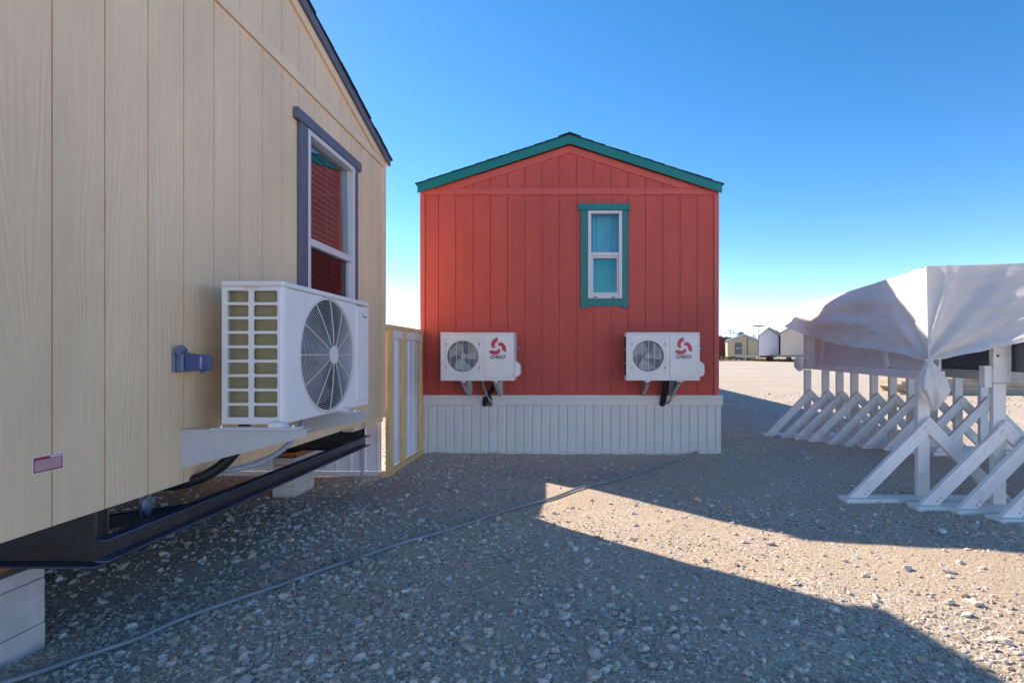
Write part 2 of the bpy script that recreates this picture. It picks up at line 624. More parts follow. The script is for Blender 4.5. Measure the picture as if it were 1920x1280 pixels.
# ------------------------------------------------------------------ ground
def gh(x, y):
    """ground height"""
    x = np.asarray(x, float)
    y = np.asarray(y, float)
    s = np.clip((y - 12) / 48, 0, 1)
    rise = 0.35 * s * s * (3 - 2 * s)
    near = np.clip((14 - np.abs(y - 4)) / 6, 0, 1) * np.clip((14 - np.abs(x)) / 6, 0, 1)
    w = (0.007 * np.sin(1.7 * x + 0.6 * y + 1.0) + 0.006 * np.sin(2.9 * y - 1.1 * x + 2.0)
         + 0.004 * np.sin(5.3 * x + 1.2) * np.sin(4.7 * y + 0.4) + 0.0025 * np.sin(11 * x + 3 * y) * np.sin(9 * y - 2 * x))
    # wheel ruts running from the foreground to the right
    d = (x * 0.35 + y * 0.94) - 3.9
    w = w - 0.014 * np.exp(-(d / 0.22) ** 2) + 0.008 * np.exp(-((d - 0.45) / 0.2) ** 2)
    berm = 0.020 * np.exp(-((y - 6.09) / .07) ** 2) * (.45 + .35 * np.sin(7.3 * x) * np.sin(2.9 * x + 1) + .2 * np.sin(19 * x)) * (np.abs(x) < 1.85)
    return rise + near * w - 0.006 + berm


def axis_pts(lo, hi, step, far_lo, far_hi):
    mid = list(np.arange(lo, hi + 1e-6, step))
    a, s = lo, step
    left = []
    while a > far_lo:
        s *= 1.25
        a -= s
        left.append(a)
    a, s = hi, step
    right = []
    while a < far_hi:
        s *= 1.25
        a += s
        right.append(a)
    return np.array(left[::-1] + mid + right)


xs = axis_pts(-5.0, 6.5, 0.045, -2500, 2500)
ys = axis_pts(0.2, 9.0, 0.045, -60, 3500)
gx, gy = np.meshgrid(xs, ys, indexing='ij')
gz = gh(gx, gy)
verts = np.stack([gx, gy, gz], -1).reshape(-1, 3)
ny = len(ys)
ii, jj = np.meshgrid(np.arange(len(xs) - 1), np.arange(ny - 1), indexing='ij')
a = (ii * ny + jj).ravel()
quads = np.stack([a, a + ny, a + ny + 1, a + 1], -1)


def np_mesh(name, verts, faces, mat, smooth=True):
    k = faces.shape[1]
    me = bpy.data.meshes.new(name)
    me.vertices.add(len(verts))
    me.vertices.foreach_set('co', verts.astype(np.float32).ravel())
    me.loops.add(faces.size)
    me.loops.foreach_set('vertex_index', faces.astype(np.int32).ravel())
    me.polygons.add(len(faces))
    me.polygons.foreach_set('loop_start', np.arange(0, faces.size, k, dtype=np.int32))
    me.polygons.foreach_set('loop_total', np.full(len(faces), k, dtype=np.int32))
    me.polygons.foreach_set('use_smooth', np.full(len(faces), smooth))
    me.update(calc_edges=True)
    me.validate()
    me.materials.append(M[mat])
    o = bpy.data.objects.new(name, me)
    C.objects.link(o)
    return o


ground = np_mesh('ground', verts, quads, 'dirt')
tag(ground, 'bare tan dirt lot strewn with gravel', None, None, 'structure')

# low hills on the horizon
mb = MB()
hp = []
for i in range(61):
    x = -2200 + i * 60
    hgt = 40 + 22 * math.sin(i * 0.55) + 12 * math.sin(i * 1.31 + 1) + 5 * math.sin(i * 3.3)
    if x > 150:
        hgt *= max(0.12, 1 - (x - 150) / 500)
    hp.append((x, hgt))
mb.grid(lambda u, v: (hp[int(round(u * 60))][0], 1500 + 500 * v,
                      -1 + (hp[int(round(u * 60))][1] + 1) * math.sin(math.pi * min(v, 1)) ** 0.7 if 0 < v < 1 else -1), 60, 8)
tag(mb.build('hills', 'hill', smooth=True, loc=(0, 1500, 0)), 'low blue-grey hills on the horizon', None, None, 'structure')

# ------------------------------------------------------------------ house parts shared
def board_set(root, to3, nrm, edges, zlo, ztop, holes, gap, thick, mat, name='siding_board'):
    """vertical boards between consecutive edges; ztop(u) gives the top; holes = list of (u0,u1,z0,z1)"""
    for e0, e1 in zip(edges[:-1], edges[1:]):
        a, b_ = e0 + gap / 2, e1 - gap / 2
        strips = [(a, b_)]
        for (h0, h1, _, _) in holes:
            ns = []
            for s0, s1 in strips:
                cuts = [s0] + [c for c in (h0, h1) if s0 + 0.001 < c < s1 - 0.001] + [s1]
                ns += list(zip(cuts[:-1], cuts[1:]))
            strips = ns
        for s0, s1 in strips:
            spans = [(zlo(s0) if callable(zlo) else zlo, None)]
            mid = (s0 + s1) / 2
            for (h0, h1, z0, z1) in holes:
                if h0 < mid < h1:
                    spans = [(spans[0][0], z0), (z1, None)]
            for lo, hi in spans:
                pts = [(s0, lo), (s1, lo)]
                if hi is None:
                    t0, t1 = ztop(s0), ztop(s1)
                    if max(t0, t1) <= lo + 0.002:
                        continue
                    if t1 <= lo or t0 <= lo:   # triangle tip
                        if t0 > t1:
                            cx = s0 + (s1 - s0) * (t0 - lo) / (t0 - t1)
                            pts = [(s0, lo), (cx, lo), (s0, t0)]
                        else:
                            cx = s0 + (s1 - s0) * (lo - t0) / (t1 - t0)
                            pts = [(cx, lo), (s1, lo), (s1, t1)]
                    else:
                        pts += [(s1, t1)]
                        pk = RIDGE.get(root.name)
                        if pk is not None and s0 < pk < s1:
                            pts += [(pk, ztop(pk))]
                        pts += [(s0, t0)]
                else:
                    pts += [(s1, hi), (s0, hi)]
                MB().quad_prism([to3(*p) for p in pts], Vector(nrm) * -thick).build(name, mat, root)


RIDGE = {}

# ------------------------------------------------------------------ red house (faces the camera)
RY = 6.14
RX0, RX1, RPK = -1.79, 1.725, -0.03
RZB, RZBAND = 0.69, 3.045
RSL = 0.323
RZR = 3.725                      # top of the fascia at the ridge
red = thing('red_house', (RPK, RY + 8, 0), 'red cabin with green trim and a grey ribbed skirt, gable end facing', 'house')
RIDGE[red.name] = RPK
r3 = lambda u, z: (u, RY, z)
rf_top = lambda u: RZR - RSL * abs(u - RPK)
HOLE_R = (0.19, 0.58, 1.825, 2.855)
edges = [RX0 + 0.055] + [-0.153 + 0.2032 * k for k in range(-7, 9) if RX0 + 0.09 < -0.153 + 0.2032 * k < RX1 - 0.08] + [RX1 - 0.055]
board_set(red, r3, (0, -1, 0), edges, RZB, lambda u: RZBAND - 0.002, [HOLE_R], 0.007, 0.012, 'red_siding')
gedges = [RPK - 1.45] + [-0.153 + 0.2032 * k for k in range(-6, 8)] + [RPK + 1.45]
gedges = sorted(gedges)
board_set(red, r3, (0, -1, 0), gedges, RZBAND + 0.077, lambda u: rf_top(u) - 0.19, [], 0.007, 0.012, 'red_siding', 'gable_board')
# core walls with the window opening
mb = MB()
def wall_with_hole(mb, to3, u0, u1, z0, zt, hole, d):
    h0, h1, a, b_ = hole
    for (p, q, lo, hi) in ((u0, h0, z0, zt), (h1, u1, z0, zt), (h0, h1, z0, a), (h0, h1, b_, zt)):
        mb.quad_prism([to3(p, lo), to3(q, lo), to3(q, hi), to3(p, hi)], d)
r3c = lambda u, z: (u, RY + 0.0125, z)
wall_with_hole(mb, r3c, RX0 + 0.004, RX1 - 0.004, RZB - 0.03, RZBAND + 0.05, HOLE_R, (0, 0.09, 0))
mb.quad_prism([r3c(RX0 + .004, RZBAND + 0.0505), r3c(RX1 - .004, RZBAND + 0.0505), r3c(RPK, RZR - 0.12)], (0, 0.09, 0))
mb.build('end_wall', 'red_trim', red)
RLEN = 18.0
MB().box(RX0 + 0.002, RX0 + 0.1, RY + 0.104, RY + RLEN, RZB, RZBAND + 0.06).build('side_wall', 'red_siding', red)
MB().box(RX1 - 0.1, RX1 - 0.002, RY + 0.104, RY + RLEN, RZB, RZBAND + 0.06).build('side_wall', 'red_siding', red)
MB().box(RX0 + 0.1, RX1 - 0.1, RY + RLEN - .1, RY + RLEN, RZB, RZBAND + 0.06).build('rear_wall', 'red_siding', red)
MB().box(RX0 + 0.1, RX1 - 0.1, RY + 0.104, RY + RLEN - .1, RZB, RZB + .08).build('floor_deck', 'room_dark', red)
# trims
for x0, x1 in ((RX0, RX0 + 0.055), (RX1 - 0.055, RX1)):
    MB().box(x0, x1, RY - 0.014, RY + 0.012, RZB, RZBAND).build('corner_trim', 'red_trim', red, 0.002)
MB().box(RX0, RX1, RY - 0.012, RY + 0.010, RZBAND, RZBAND + 0.075).build('band_trim', 'red_trim', red, 0.003)
for s in (-1, 1):
    ue = RX0 if s < 0 else RX1
    zt_ = RZBAND + 0.0755
    pts = [(RPK, rf_top(RPK) - 0.10), (RPK, rf_top(RPK) - 0.19), (RPK + s * (RZR - .19 - zt_) / RSL, zt_), (RPK + s * (RZR - .10 - zt_) / RSL, zt_)]
    MB().quad_prism([(u, RY - 0.016, z) for u, z in pts], (0, 0.024, 0)).build('rake_trim', 'red_trim', red, 0.002)
    ut = RPK + s * 1.775
    pts = [(RPK, rf_top(RPK)), (RPK, rf_top(RPK) - 0.103), (ut, rf_top(ut) - 0.103), (ut, rf_top(ut))]
    MB().quad_prism([(u, RY - 0.075, z) for u, z in pts], (0, 0.022, 0)).build('fascia_board', 'teal_paint', red, 0.003)
    # soffit strip and roof deck
    pts = [(RPK, rf_top(RPK) - 0.002), (RPK, rf_top(RPK) - 0.06), (ut, rf_top(ut) - 0.06), (ut, rf_top(ut) - 0.002)]
    MB().quad_prism([(u, RY - 0.052, z) for u, z in pts], (0, RLEN + 0.1, 0)).build('roof_deck', 'red_trim', red)
    # shingle courses, each lapped on the one below
    ncr = 13
    for k in range(ncr):
        ua, ub = 1.797 - k * 1.797 / ncr, 1.797 - (k + 1) * 1.797 / ncr - 0.03
        ub = max(ub, 0.0)
        za = RZR - RSL * ua + 0.012
        zb = RZR - RSL * ub + 0.004
        j = random.uniform(-0.006, 0.006)
        MB().quad_prism([(RPK + s * ua, RY - 0.088 + j, za), (RPK + s * ub, RY - 0.088 + j, zb + 0.001 * (k % 3)), (RPK + s * ub, RY - 0.088 + j, zb - 0.003), (RPK + s * ua, RY - 0.088 + j, za - 0.0115)],
                        (0, RLEN + 0.15, 0)).build('shingle_course', 'shingle', red)
MB().quad_prism([(RPK - .13, RY - .095, RZR - .022), (RPK, RY - .095, RZR + .025), (RPK + .13, RY - .095, RZR - .022), (RPK, RY - .095, RZR + .012)], (0, RLEN + .15, 0)).build('ridge_cap', 'shingle', red)

# red house window
h0, h1, z0, z1 = HOLE_R
win = MB().box(h0 - 0.005, h0 + 0.033, RY - 0.028, RY + 0.05, z0, z1).box(h1 - 0.033, h1 + 0.005, RY - 0.028, RY + 0.05, z0, z1)\
    .box(h0 + 0.033, h1 - 0.033, RY - 0.028, RY + 0.05, z1 - 0.033, z1).box(h0 + 0.033, h1 - 0.033, RY - 0.028, RY + 0.05, z0, z0 + 0.04)\
    .build('window', 'vinyl_white', red, 0.004)
zm = 2.345
MB().box(h0 + 0.033, h1 - 0.033, RY - 0.018, RY + 0.04, zm - 0.022, zm + 0.022).build('meeting_rail', 'vinyl_white', win, 0.003)
s0, s1 = h0 + 0.034, h1 - 0.034
MB().box(s0, s0 + .022, RY - .006, RY + .03, z0 + .041, zm - .023).box(s1 - .022, s1, RY - .006, RY + .03, z0 + .041, zm - .023).box(s0 + .022, s1 - .022, RY - .006, RY + .03, z0 + .041, z0 + .07)\
    .box(s0 + .022, s1 - .022, RY - .006, RY + .03, zm - .045, zm - .023).build('lower_sash', 'vinyl_white', win, 0.002)
MB().box(s0 - .002, s1 + .002, RY + 0.012, RY + 0.017, zm + .02, z1 - .03).build('pane', 'pane_glass', win)
MB().box(s0 + .02, s1 - .02, RY + 0.018, RY + 0.023, z0 + .065, zm - .04).build('pane', 'teal_glass', win)
MB().box(h0 + .06, h0 + .1, RY - .036, RY - .028, z0 + .008, z0 + .018).build('latch', 'logo_black', win)
MB().box(h1 - .12, h1 - .08, RY - .036, RY - .028, z0 + .008, z0 + .018).build('latch', 'logo_black', win)
cur = MB()
cur.grid(lambda u, v: (h0 + .02 + u * (h1 - h0 - .04), RY + 0.16 + 0.018 * math.sin(u * 40) * (0.5 + 0.5 * math.sin(u * 9 + 1)) + .006 * math.sin(u * 95 + 4 * v), z0 - .05 + v * (z1 - z0 + .1)), 90, 4)
cur.build('curtain', 'curtain', win, smooth=True, fix=False)
MB().box(h0 - .3, h1 + .3, RY + .9, RY + .95, 1.5, 3.0).build('room_back', 'room_dark', win)
yp = RY - 0.024
MB().box(0.068, 0.678, yp - 0.012, RY - .001, 2.860, 2.935).build('head_casing', 'teal_paint', win, 0.003)
for x0, x1 in ((0.10, h0 - 0.006), (h1 + 0.006, 0.655)):
    MB().box(x0, x1, yp, RY - .001, 1.713, 2.8595).build('side_casing', 'teal_paint', win, 0.003)
MB().box(h0 - .0055, h1 + .0055, yp + .002, RY - .001, 1.735, 1.8245).build('apron', 'teal_paint', win, 0.003)

# skirting of the red house
sk = [-1.8055 + 0.1025 * k for k in range(36)]
for x0, x1 in zip(sk[:-1], sk[1:]):
    x1 = min(x1, 1.745)
    if x1 - x0 < 0.02:
        continue
    jz = random.uniform(-.002, .002)
    yb = RY - 0.012
    pts = [(x0 + .004, yb), (x0 + .012, yb - .009), (x0 + .085, yb - .009 + random.uniform(-.001, .001)), (x0 + .0985, yb), (x0 + .0985, yb + .004), (x0 + .004, yb + .004)]
    pts = [(min(px, x1), py) for px, py in pts]
    MB().quad_prism([(px, py, 0.022 + jz) for px, py in pts], (0, 0, 0.545)).build('skirting_panel', 'skirt_grey', red)
MB().box(-1.786, 1.74, RY - 0.0075, RY - .003, 0.0, 0.60).build('skirting_backer', 'skirt_grey', red)
MB().box(-1.75, 1.757, RY - 0.026, RY - .008, -0.02, 0.0215).build('bottom_track', 'skirt_grey', red, 0.002)
mb = MB()
prof = [(0, .57), (-.018, .573), (-.02, .645), (-.030, .652), (-.030, .672), (-.022, .69), (0, .692)]
mb.quad_prism([(-1.80, RY - .0085 + dy, z) for dy, z in prof], (3.566, 0, 0))
mb.build('skirting_cap', 'skirt_band', red)
MB().box(RX0 + .004, RX0 + .014, RY - .002, RY + RLEN, 0, RZB).build('side_skirting', 'skirt_grey', red)
MB().box(RX1 - .0, RX1 + .01, RY + .02, RY + RLEN, 0, RZB).build('side_skirting', 'skirt_grey', red)

# ------------------------------------------------------------------ tan house (gable end runs away from the camera on the left)
WX = -1.795
TY1, TYW = 4.985, 4.27
TY0 = TY1 - TYW
TPK = TY1 - TYW / 2
TSL = 0.287
TEAVE = 5.035
t_top = lambda y: 3.046 + TSL * ((TEAVE - TPK) - abs(y - TPK))
TZB, TBAND = 0.572, 2.94
tan = thing('tan_house', (WX - 4.5, TPK, 0), 'tan mobile home end wall with slate trim, raised on a black steel chassis', 'house')
RIDGE[tan.name] = TPK
t3 = lambda u, z: (WX, u, z)
HOLE_T = (3.49, 4.24, 1.18, 2.68)
ed = [1.798 + 0.2032 * k for k in range(-6, 17)]
ed = [TY0 + 0.06] + [e for e in ed if TY0 + .1 < e < TY1 - .1] + [TY1 - 0.065]
board_set(tan, t3, (1, 0, 0), ed, TZB, lambda u: TBAND - .002, [HOLE_T], 0.0055, 0.012, 'tan_siding')
ged = [TPK - 2.0] + [1.798 + 0.2032 * k for k in range(-6, 18) if abs(1.798 + .2032 * k - TPK) < 1.93] + [TPK + 2.0]
board_set(tan, t3, (1, 0, 0), ged, TBAND + .067, lambda u: t_top(u) - .137, [], 0.0055, 0.012, 'tan_siding', 'gable_board')
t3c = lambda u, z: (WX - 0.0125, u, z)
mb = MB()
wall_with_hole(mb, t3c, TY0 + .004, TY1 - .004, TZB + .004, TBAND + .05, HOLE_T, (-0.09, 0, 0))
mb.quad_prism([t3c(TY0 + .004, TBAND + .0505), t3c(TY1 - .004, TBAND + .0505), t3c(TPK, t_top(TPK) - .12)], (-0.09, 0, 0))
mb.build('end_wall', 'tan_trim', tan)
TLEN = 9.0
MB().box(WX - TLEN, WX - .104, TY1 - .1, TY1 - .002, TZB, TBAND + .06).build('side_wall', 'tan_siding', tan)
MB().box(WX - TLEN, WX - .104, TY0 + .002, TY0 + .1, TZB, TBAND + .06).build('side_wall', 'tan_siding', tan)
MB().box(WX - TLEN, WX - TLEN + .1, TY0 + .1, TY1 - .1, TZB, TBAND + .06).build('rear_wall', 'tan_siding', tan)
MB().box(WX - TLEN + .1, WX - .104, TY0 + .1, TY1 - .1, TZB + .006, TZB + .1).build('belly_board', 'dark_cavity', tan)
for a0, a1 in ((TY0, TY0 + .06), (TY1 - .065, TY1)):
    MB().box(WX - .014, WX + .014, a0, a1, TZB, TBAND).build('corner_trim', 'tan_trim', tan, .002)
MB().box(WX - .01, WX + .014, TY0, TY1, TBAND, TBAND + .065).build('band_trim', 'tan_trim', tan, .003)
for s in (-1, 1):
    ye = TY1 if s > 0 else TY0
    zt_ = TBAND + .0655
    tp = t_top(TPK)
    pts = [(TPK, tp - .066), (TPK, tp - .138), (TPK + s * (tp - .138 - zt_) / TSL, zt_), (TPK + s * (tp - .066 - zt_) / TSL, zt_)]
    MB().quad_prism([(WX - .004, u, z) for u, z in pts], (.022, 0, 0)).build('rake_trim', 'tan_trim', tan, .002)
    yt = TPK + s * (TEAVE - TPK)
    pts = [(TPK, t_top(TPK)), (TPK, t_top(TPK) - .068), (yt, t_top(yt) - .068), (yt, t_top(yt))]
    MB().quad_prism([(WX + .019, u, z) for u, z in pts], (.022, 0, 0)).build('fascia_board', 'slate_paint', tan, .003)
    pts = [(TPK, t_top(TPK) - .002), (TPK, t_top(TPK) - .06), (yt, t_top(yt) - .06), (yt, t_top(yt) - .002)]
    MB().quad_prism([(WX + .018, u, z) for u, z in pts], (-TLEN, 0, 0)).build('roof_deck', 'tan_trim', tan)
    ncr, run = 16, (TEAVE - TPK) + .022
    for k in range(ncr):
        ua, ub = run - k * run / ncr, max(0, run - (k + 1) * run / ncr - .03)
        za = t_top(TPK) - TSL * ua + .012
        zb = t_top(TPK) - TSL * ub + .004
        j = random.uniform(-.006, .006)
        MB().quad_prism([(WX + .055 + j, TPK + s * ua, za), (WX + .055 + j, TPK + s * ub, zb + .001 * (k % 3)), (WX + .055 + j, TPK + s * ub, zb - .003), (WX + .055 + j, TPK + s * ua, za - .0115)],
                        (-TLEN - .1, 0, 0)).build('shingle_course', 'shingle', tan)

# tan house window
h0, h1, z0, z1 = HOLE_T
fx0, fx1 = WX - .05, WX + .03
win = MB().box(fx0, fx1, h0, h0 + .035, z0, z1).box(fx0, fx1, h1 - .035, h1, z0, z1).box(fx0, fx1, h0 + .035, h1 - .035, z1 - .035, z1).box(fx0, fx1, h0 + .035, h1 - .035, z0, z0 + .04)\
    .build('window', 'vinyl_white', tan, .004)
zm = 1.93
MB().box(WX - .04, WX + .02, h0 + .0355, h1 - .0355, zm - .024, zm + .026).build('meeting_rail', 'vinyl_white', win, .003)
MB().box(WX - .03, WX + .008, h0 + .036, h0 + .062, z0 + .041, zm - .025).box(WX - .03, WX + .008, h1 - .062, h1 - .036, z0 + .041, zm - .025).box(WX - .03, WX + .008, h0 + .062, h1 - .062, z0 + .041, z0 + .075)\
    .build('lower_sash', 'vinyl_white', win, .002)
MB().quad_prism([(WX - .012, h0 + .033, zm + .024), (WX - .020, h0 + .033, z1 - .033), (WX - .024, h0 + .033, z1 - .033), (WX - .016, h0 + .033, zm + .024)], (0, h1 - h0 - .066, 0)).build('pane', 'pane_glass', win)
MB().box(WX - .023, WX - .018, h0 + .06, h1 - .06, z0 + .07, zm - .024).build('pane', 'screened_glass', win)
for k in range(33):
    z = z0 + .06 + k * .043
    tilt = .016
    MB().quad_prism([(WX - .095, h0 + .045, z + tilt), (WX - .06, h0 + .045, z - tilt + .014), (WX - .06, h0 + .045, z - tilt + .017), (WX - .095, h0 + .045, z + tilt + .003)], (0, h1 - h0 - .2, 0)).build('blind_slat', 'blind', win)
for yy in (h0 + .16, h1 - .30):
    MB().cyl((WX - .058, yy, z0 + .05), (WX - .058, yy, z1 - .03), .0015, 6).build('blind_cord', 'blind', win)
MB().box(WX - .9, WX - .86, h0 - .6, h1 + .6, z0 - .5, z1 + .3).build('room_back', 'room_dark', win)
MB().box(WX + .0005, WX + .036, 3.345, 4.355, 2.684, 2.757).build('head_casing', 'slate_paint', win, .003)
for y0, y1 in ((3.395, 3.4895), (4.2405, 4.305)):
    MB().box(WX + .0005, WX + .028, y0, y1, 1.07, 2.6835).build('side_casing', 'slate_paint', win, .003)
MB().box(WX + .0005, WX + .026, 3.49, 4.24, 1.09, 1.179).build('apron', 'slate_paint', win, .003)

# chassis
def ibeam(root, yc, x0, x1, z0, z1, name):
    mb = MB()
    mb.box(x0, x1, yc - .004, yc + .004, z0 + .01, z1 - .01)
    o = mb.build(name, 'black_steel', root, .0015)
    MB().box(x0, x1, yc - .055, yc + .055, z0, z0 + .0095).build('flange', 'steel_sky_sheen', o, .003)
    MB().box(x0, x1, yc - .055, yc + .055, z1 - .0095, z1).build('flange', 'steel_sky_sheen', o, .003)
    return o
ibeam(tan, 2.03, WX - TLEN + .2, WX - .012, .352, .575, 'chassis_beam')
ibeam(tan, 4.47, WX - TLEN + .2, WX - .012, .352, .575, 'chassis_beam')
chan = MB().box(WX - .009, WX - .001, 1.965, 4.53, .3875, .4575).build('end_channel', 'black_steel', tan, .0015)
MB().box(WX - .0085, WX + .044, 1.965, 4.53, .378, .387).build('flange', 'steel_sky_sheen', chan, .004, seg=3)
MB().box(WX - .0085, WX + .044, 1.965, 4.53, .458, .467).build('flange', 'steel_sky_sheen', chan, .004, seg=3)
for yc in (1.975, 4.525):
    MB().box(WX - .06, WX - .0095, yc - .006, yc + .006, .382, .574).build('end_stiffener', 'black_steel', tan, .001)
for xx in (WX - .95, WX - 2.4, WX - 4.0):
    MB().box(xx - .03, xx + .03, 2.036, 4.464, .40, .47).build('cross_member', 'black_steel', tan, .002)
for (p, q) in (((WX - .55, 2.06, .43), (WX - .03, 2.6, .40)),):
    MB().beam(p, q, .03, .06).build('diagonal_brace', 'black_steel', tan, .002)
# wooden floor rim under the siding
MB().box(WX - .1, WX - .013, 4.3, TY1 - .01, TZB - .045, TZB + .003).build('floor_rim', 'tan_trim', tan)

# red data plate on the siding
plate = MB().box(WX + .0005, WX + .003, 1.728, 1.836, .764, .822).build('data_plate', 'white_print', None, .0008)
tag(plate, 'small red printed plate screwed to the lower tan siding', 'sign')
MB().box(WX + .0031, WX + .0036, 1.7325, 1.8315, .7675, .8185).build('red_field', 'red_print', plate)
# (children keep world vertices: give them the plate's offset)
def lines(parent, y0, y1, z0, z1, rows, mat):
    mb = MB()
    for r in range(rows):
        z = z1 - (r + .5) * (z1 - z0) / rows
        y = y0
        while y < y1 - .002:
            w = random.uniform(.0015, .006)
            e = min(y + w, y1)
            mb.box(WX + .0037, WX + .004, y, e, z - .0009, z + .0009)
            y = e + .0012
    return mb.build('print_rows', mat, parent)
lines(plate, 1.736, 1.828, .772, .8095, 10, 'white_print')
MB().box(WX + .0037, WX + .0041, 1.789, 1.829, .8115, .8165).build('blank_strip', 'white_print', plate)

# weatherproof outlet box
ob = thing('outlet_box', (WX + .05, 2.40, 1.08), 'blue-grey weatherproof outlet cover on the tan siding', 'outlet')
yb0, yb1, zb0, zb1 = 2.345, 2.425, 1.088, 1.172
MB().box(WX + .0005, WX + .012, yb0 - .012, yb1 + .012, zb0 - .004, zb1 + .004).build('gasket_plate', 'box_blue', ob, .004)
MB().box(WX + .0125, WX + .045, yb0 - .004, yb1 + .004, zb0, zb1 - .002).build('cover_base', 'box_blue', ob, .006)
MB().box(WX + .0455, WX + .125, yb0, yb1, zb0 + .002, zb1 - .006).build('bubble_cover', 'box_smoke', ob, .012, seg=3)
mb = MB()
mb.quad_prism([(WX + .008, yb0 - .014, zb1 + .004), (WX + .034, yb0 - .014, zb1 - .016), (WX + .056, yb0 - .014, zb1 + .014), (WX + .034, yb0 - .014, zb1 + .036)], (0, .03, 0))
mb.build('hinge_tab', 'box_blue', ob, .002)
MB().box(WX + .095, WX + .112, yb0 + .03, yb0 + .05, zb0 - .012, zb0 + .0015).build('latch', 'box_blue', ob, .003)

# scrap of torn blue plastic under the chassis
def crumple(name, mat, centre, size, seed, parent=None, n=20, sharp=0.35):
    bm = bmesh.new()
    bmesh.ops.create_icosphere(bm, subdivisions=4, radius=1)
    for v in bm.verts:
        p = v.co.copy()
        d = mnoise.noise(p * 1.6 + Vector((seed, 0, 0))) * sharp + (mnoise.ridged_multi_fractal(p * 1.3 + Vector((0, seed, 0)), 0.9, 2.1, 3, 1.0, 2.0) - 1.2) * sharp * .35
        p *= 1 + d
        v.co = Vector((p.x * size[0], p.y * size[1], p.z * size[2]))
    off = Vector(centre)
    if parent is not None:
        r = parent
        while r.parent: r = r.parent
        off = Vector(centre) - r.location
        for v in bm.verts: v.co += off
    me = bpy.data.meshes.new(name)
    for f in bm.faces: f.smooth = True
    bm.to_mesh(me); bm.free()
    me.materials.append(M[mat])
    o = bpy.data.objects.new(name, me)
    C.objects.link(o)
    if parent is not None: o.parent = parent
    else: o.location = centre
    return o
tag(crumple('plastic_scrap', 'blue_scrap', (-1.98, 2.42, .475), (.022, .035, .055), 3.1, sharp=.85), 'torn scrap of blue plastic hanging behind the black steel channel', 'scrap')

# block piers
def pier(x0, x1, y0, y1, courses, label, shims):
    r = thing('block_pier', ((x0 + x1) / 2, (y0 + y1) / 2, 0), label, 'pier', 'concrete block piers under the tan house')
    z = -.03
    for k, h in enumerate(courses):
        j = random.uniform(-.006, .006)
        MB().box(x0 + j, x1 + j, y0 + random.uniform(-.004, .004), y1 + j * .6, z, z + h - .002).build('block', 'concrete', r, .006)
        z += h
    for (a0, a1, b0, b1, zz0, zz1) in shims:
        MB().quad_prism([(a0, b0, zz0), (a1, b0, zz0 + .001), (a1, b0, zz1), (a0, b0, zz1 - .012)], (0, b1 - b0, 0)).build('wood_shim', 'shim_wood', r, .002)
pier(-2.33, -2.14, 1.74, 2.12, (.112, .182, .058), 'stack of grey concrete blocks at the near left corner', [(-2.32, -2.20, 1.80, 2.08, .322, .351)])
pier(-2.47, -2.285, 4.30, 4.63, (.105, .178, .062), 'grey concrete block pier behind the sloping black channel', [(-2.46, -2.30, 4.36, 4.60, .315, .351)])

# skirting sheets on the far side of the tan house
skt = thing('metal_skirting', (-2.9, 5.06, 0), 'white ribbed metal skirting sheets under the far side of the tan house', 'skirting')
def ribbed(x0, x1, y, z0, z1, pitch, depth, parent, mat, axis=0):
    prof = []
    x = x0
    while x < x1 - 1e-4:
        e = min(x + pitch, x1)
        w = e - x
        prof += [(x, 0), (x + w * .62, 0), (x + w * .70, depth), (x + w * .86, depth), (x + w * .94, 0)]
        x = e
    prof.append((x1, 0))
    mb = MB()
    for (a, d0), (b_, d1) in zip(prof[:-1], prof[1:]):
        o = len(mb.v)
        if axis == 0:
            mb.v += [(a, y - d0, z0), (b_, y - d1, z0), (b_, y - d1, z1), (a, y - d0, z1)]
        else:
            mb.v += [(y + d0, a, z0), (y + d1, b_, z0), (y + d1, b_, z1), (y + d0, a, z1)]
        mb.f.append((o, o + 1, o + 2, o + 3))
    o = mb.build('metal_sheet', mat, parent, fix=False)
    md = o.modifiers.new('thick', 'SOLIDIFY')
    md.thickness = .0012
    return o
xx = -4.6
while xx < -1.86:
    ribbed(xx, min(xx + .55, -1.80), 5.065 + .002 * (int(xx * 10) % 2), 0.035, .73, .137, .012, skt, 'sheet_white')
    xx += .55
MB().box(-4.6, -1.80, 5.03, 5.075, -.01, .034).build('bottom_track', 'skirt_grey', skt, .002)
# perforated strips, as a lattice of small diamonds
for sx in (-2.42, -2.06):
    mb = MB()
    for r in range(26):
        for c in range(3):
            x = sx + c * .016 + (.008 if r % 2 else 0)
            z = .06 + r * .0115
            mb.quad_prism([(x - .0055, 5.048, z), (x, 5.048, z - .005), (x + .0055, 5.048, z), (x, 5.048, z + .005)], (0, .003, 0))
    tag(mb.build('perforated_strip', 'galv', skt), kind='stuff')
stake = MB().cyl((-2.005, 4.93, -.05), (-1.985, 4.93, .075), .013, 10).build('pipe_stub', 'conduit_grey')
tag(stake, 'short grey pipe stub sticking out of the gravel below the metal skirting', 'pipe')

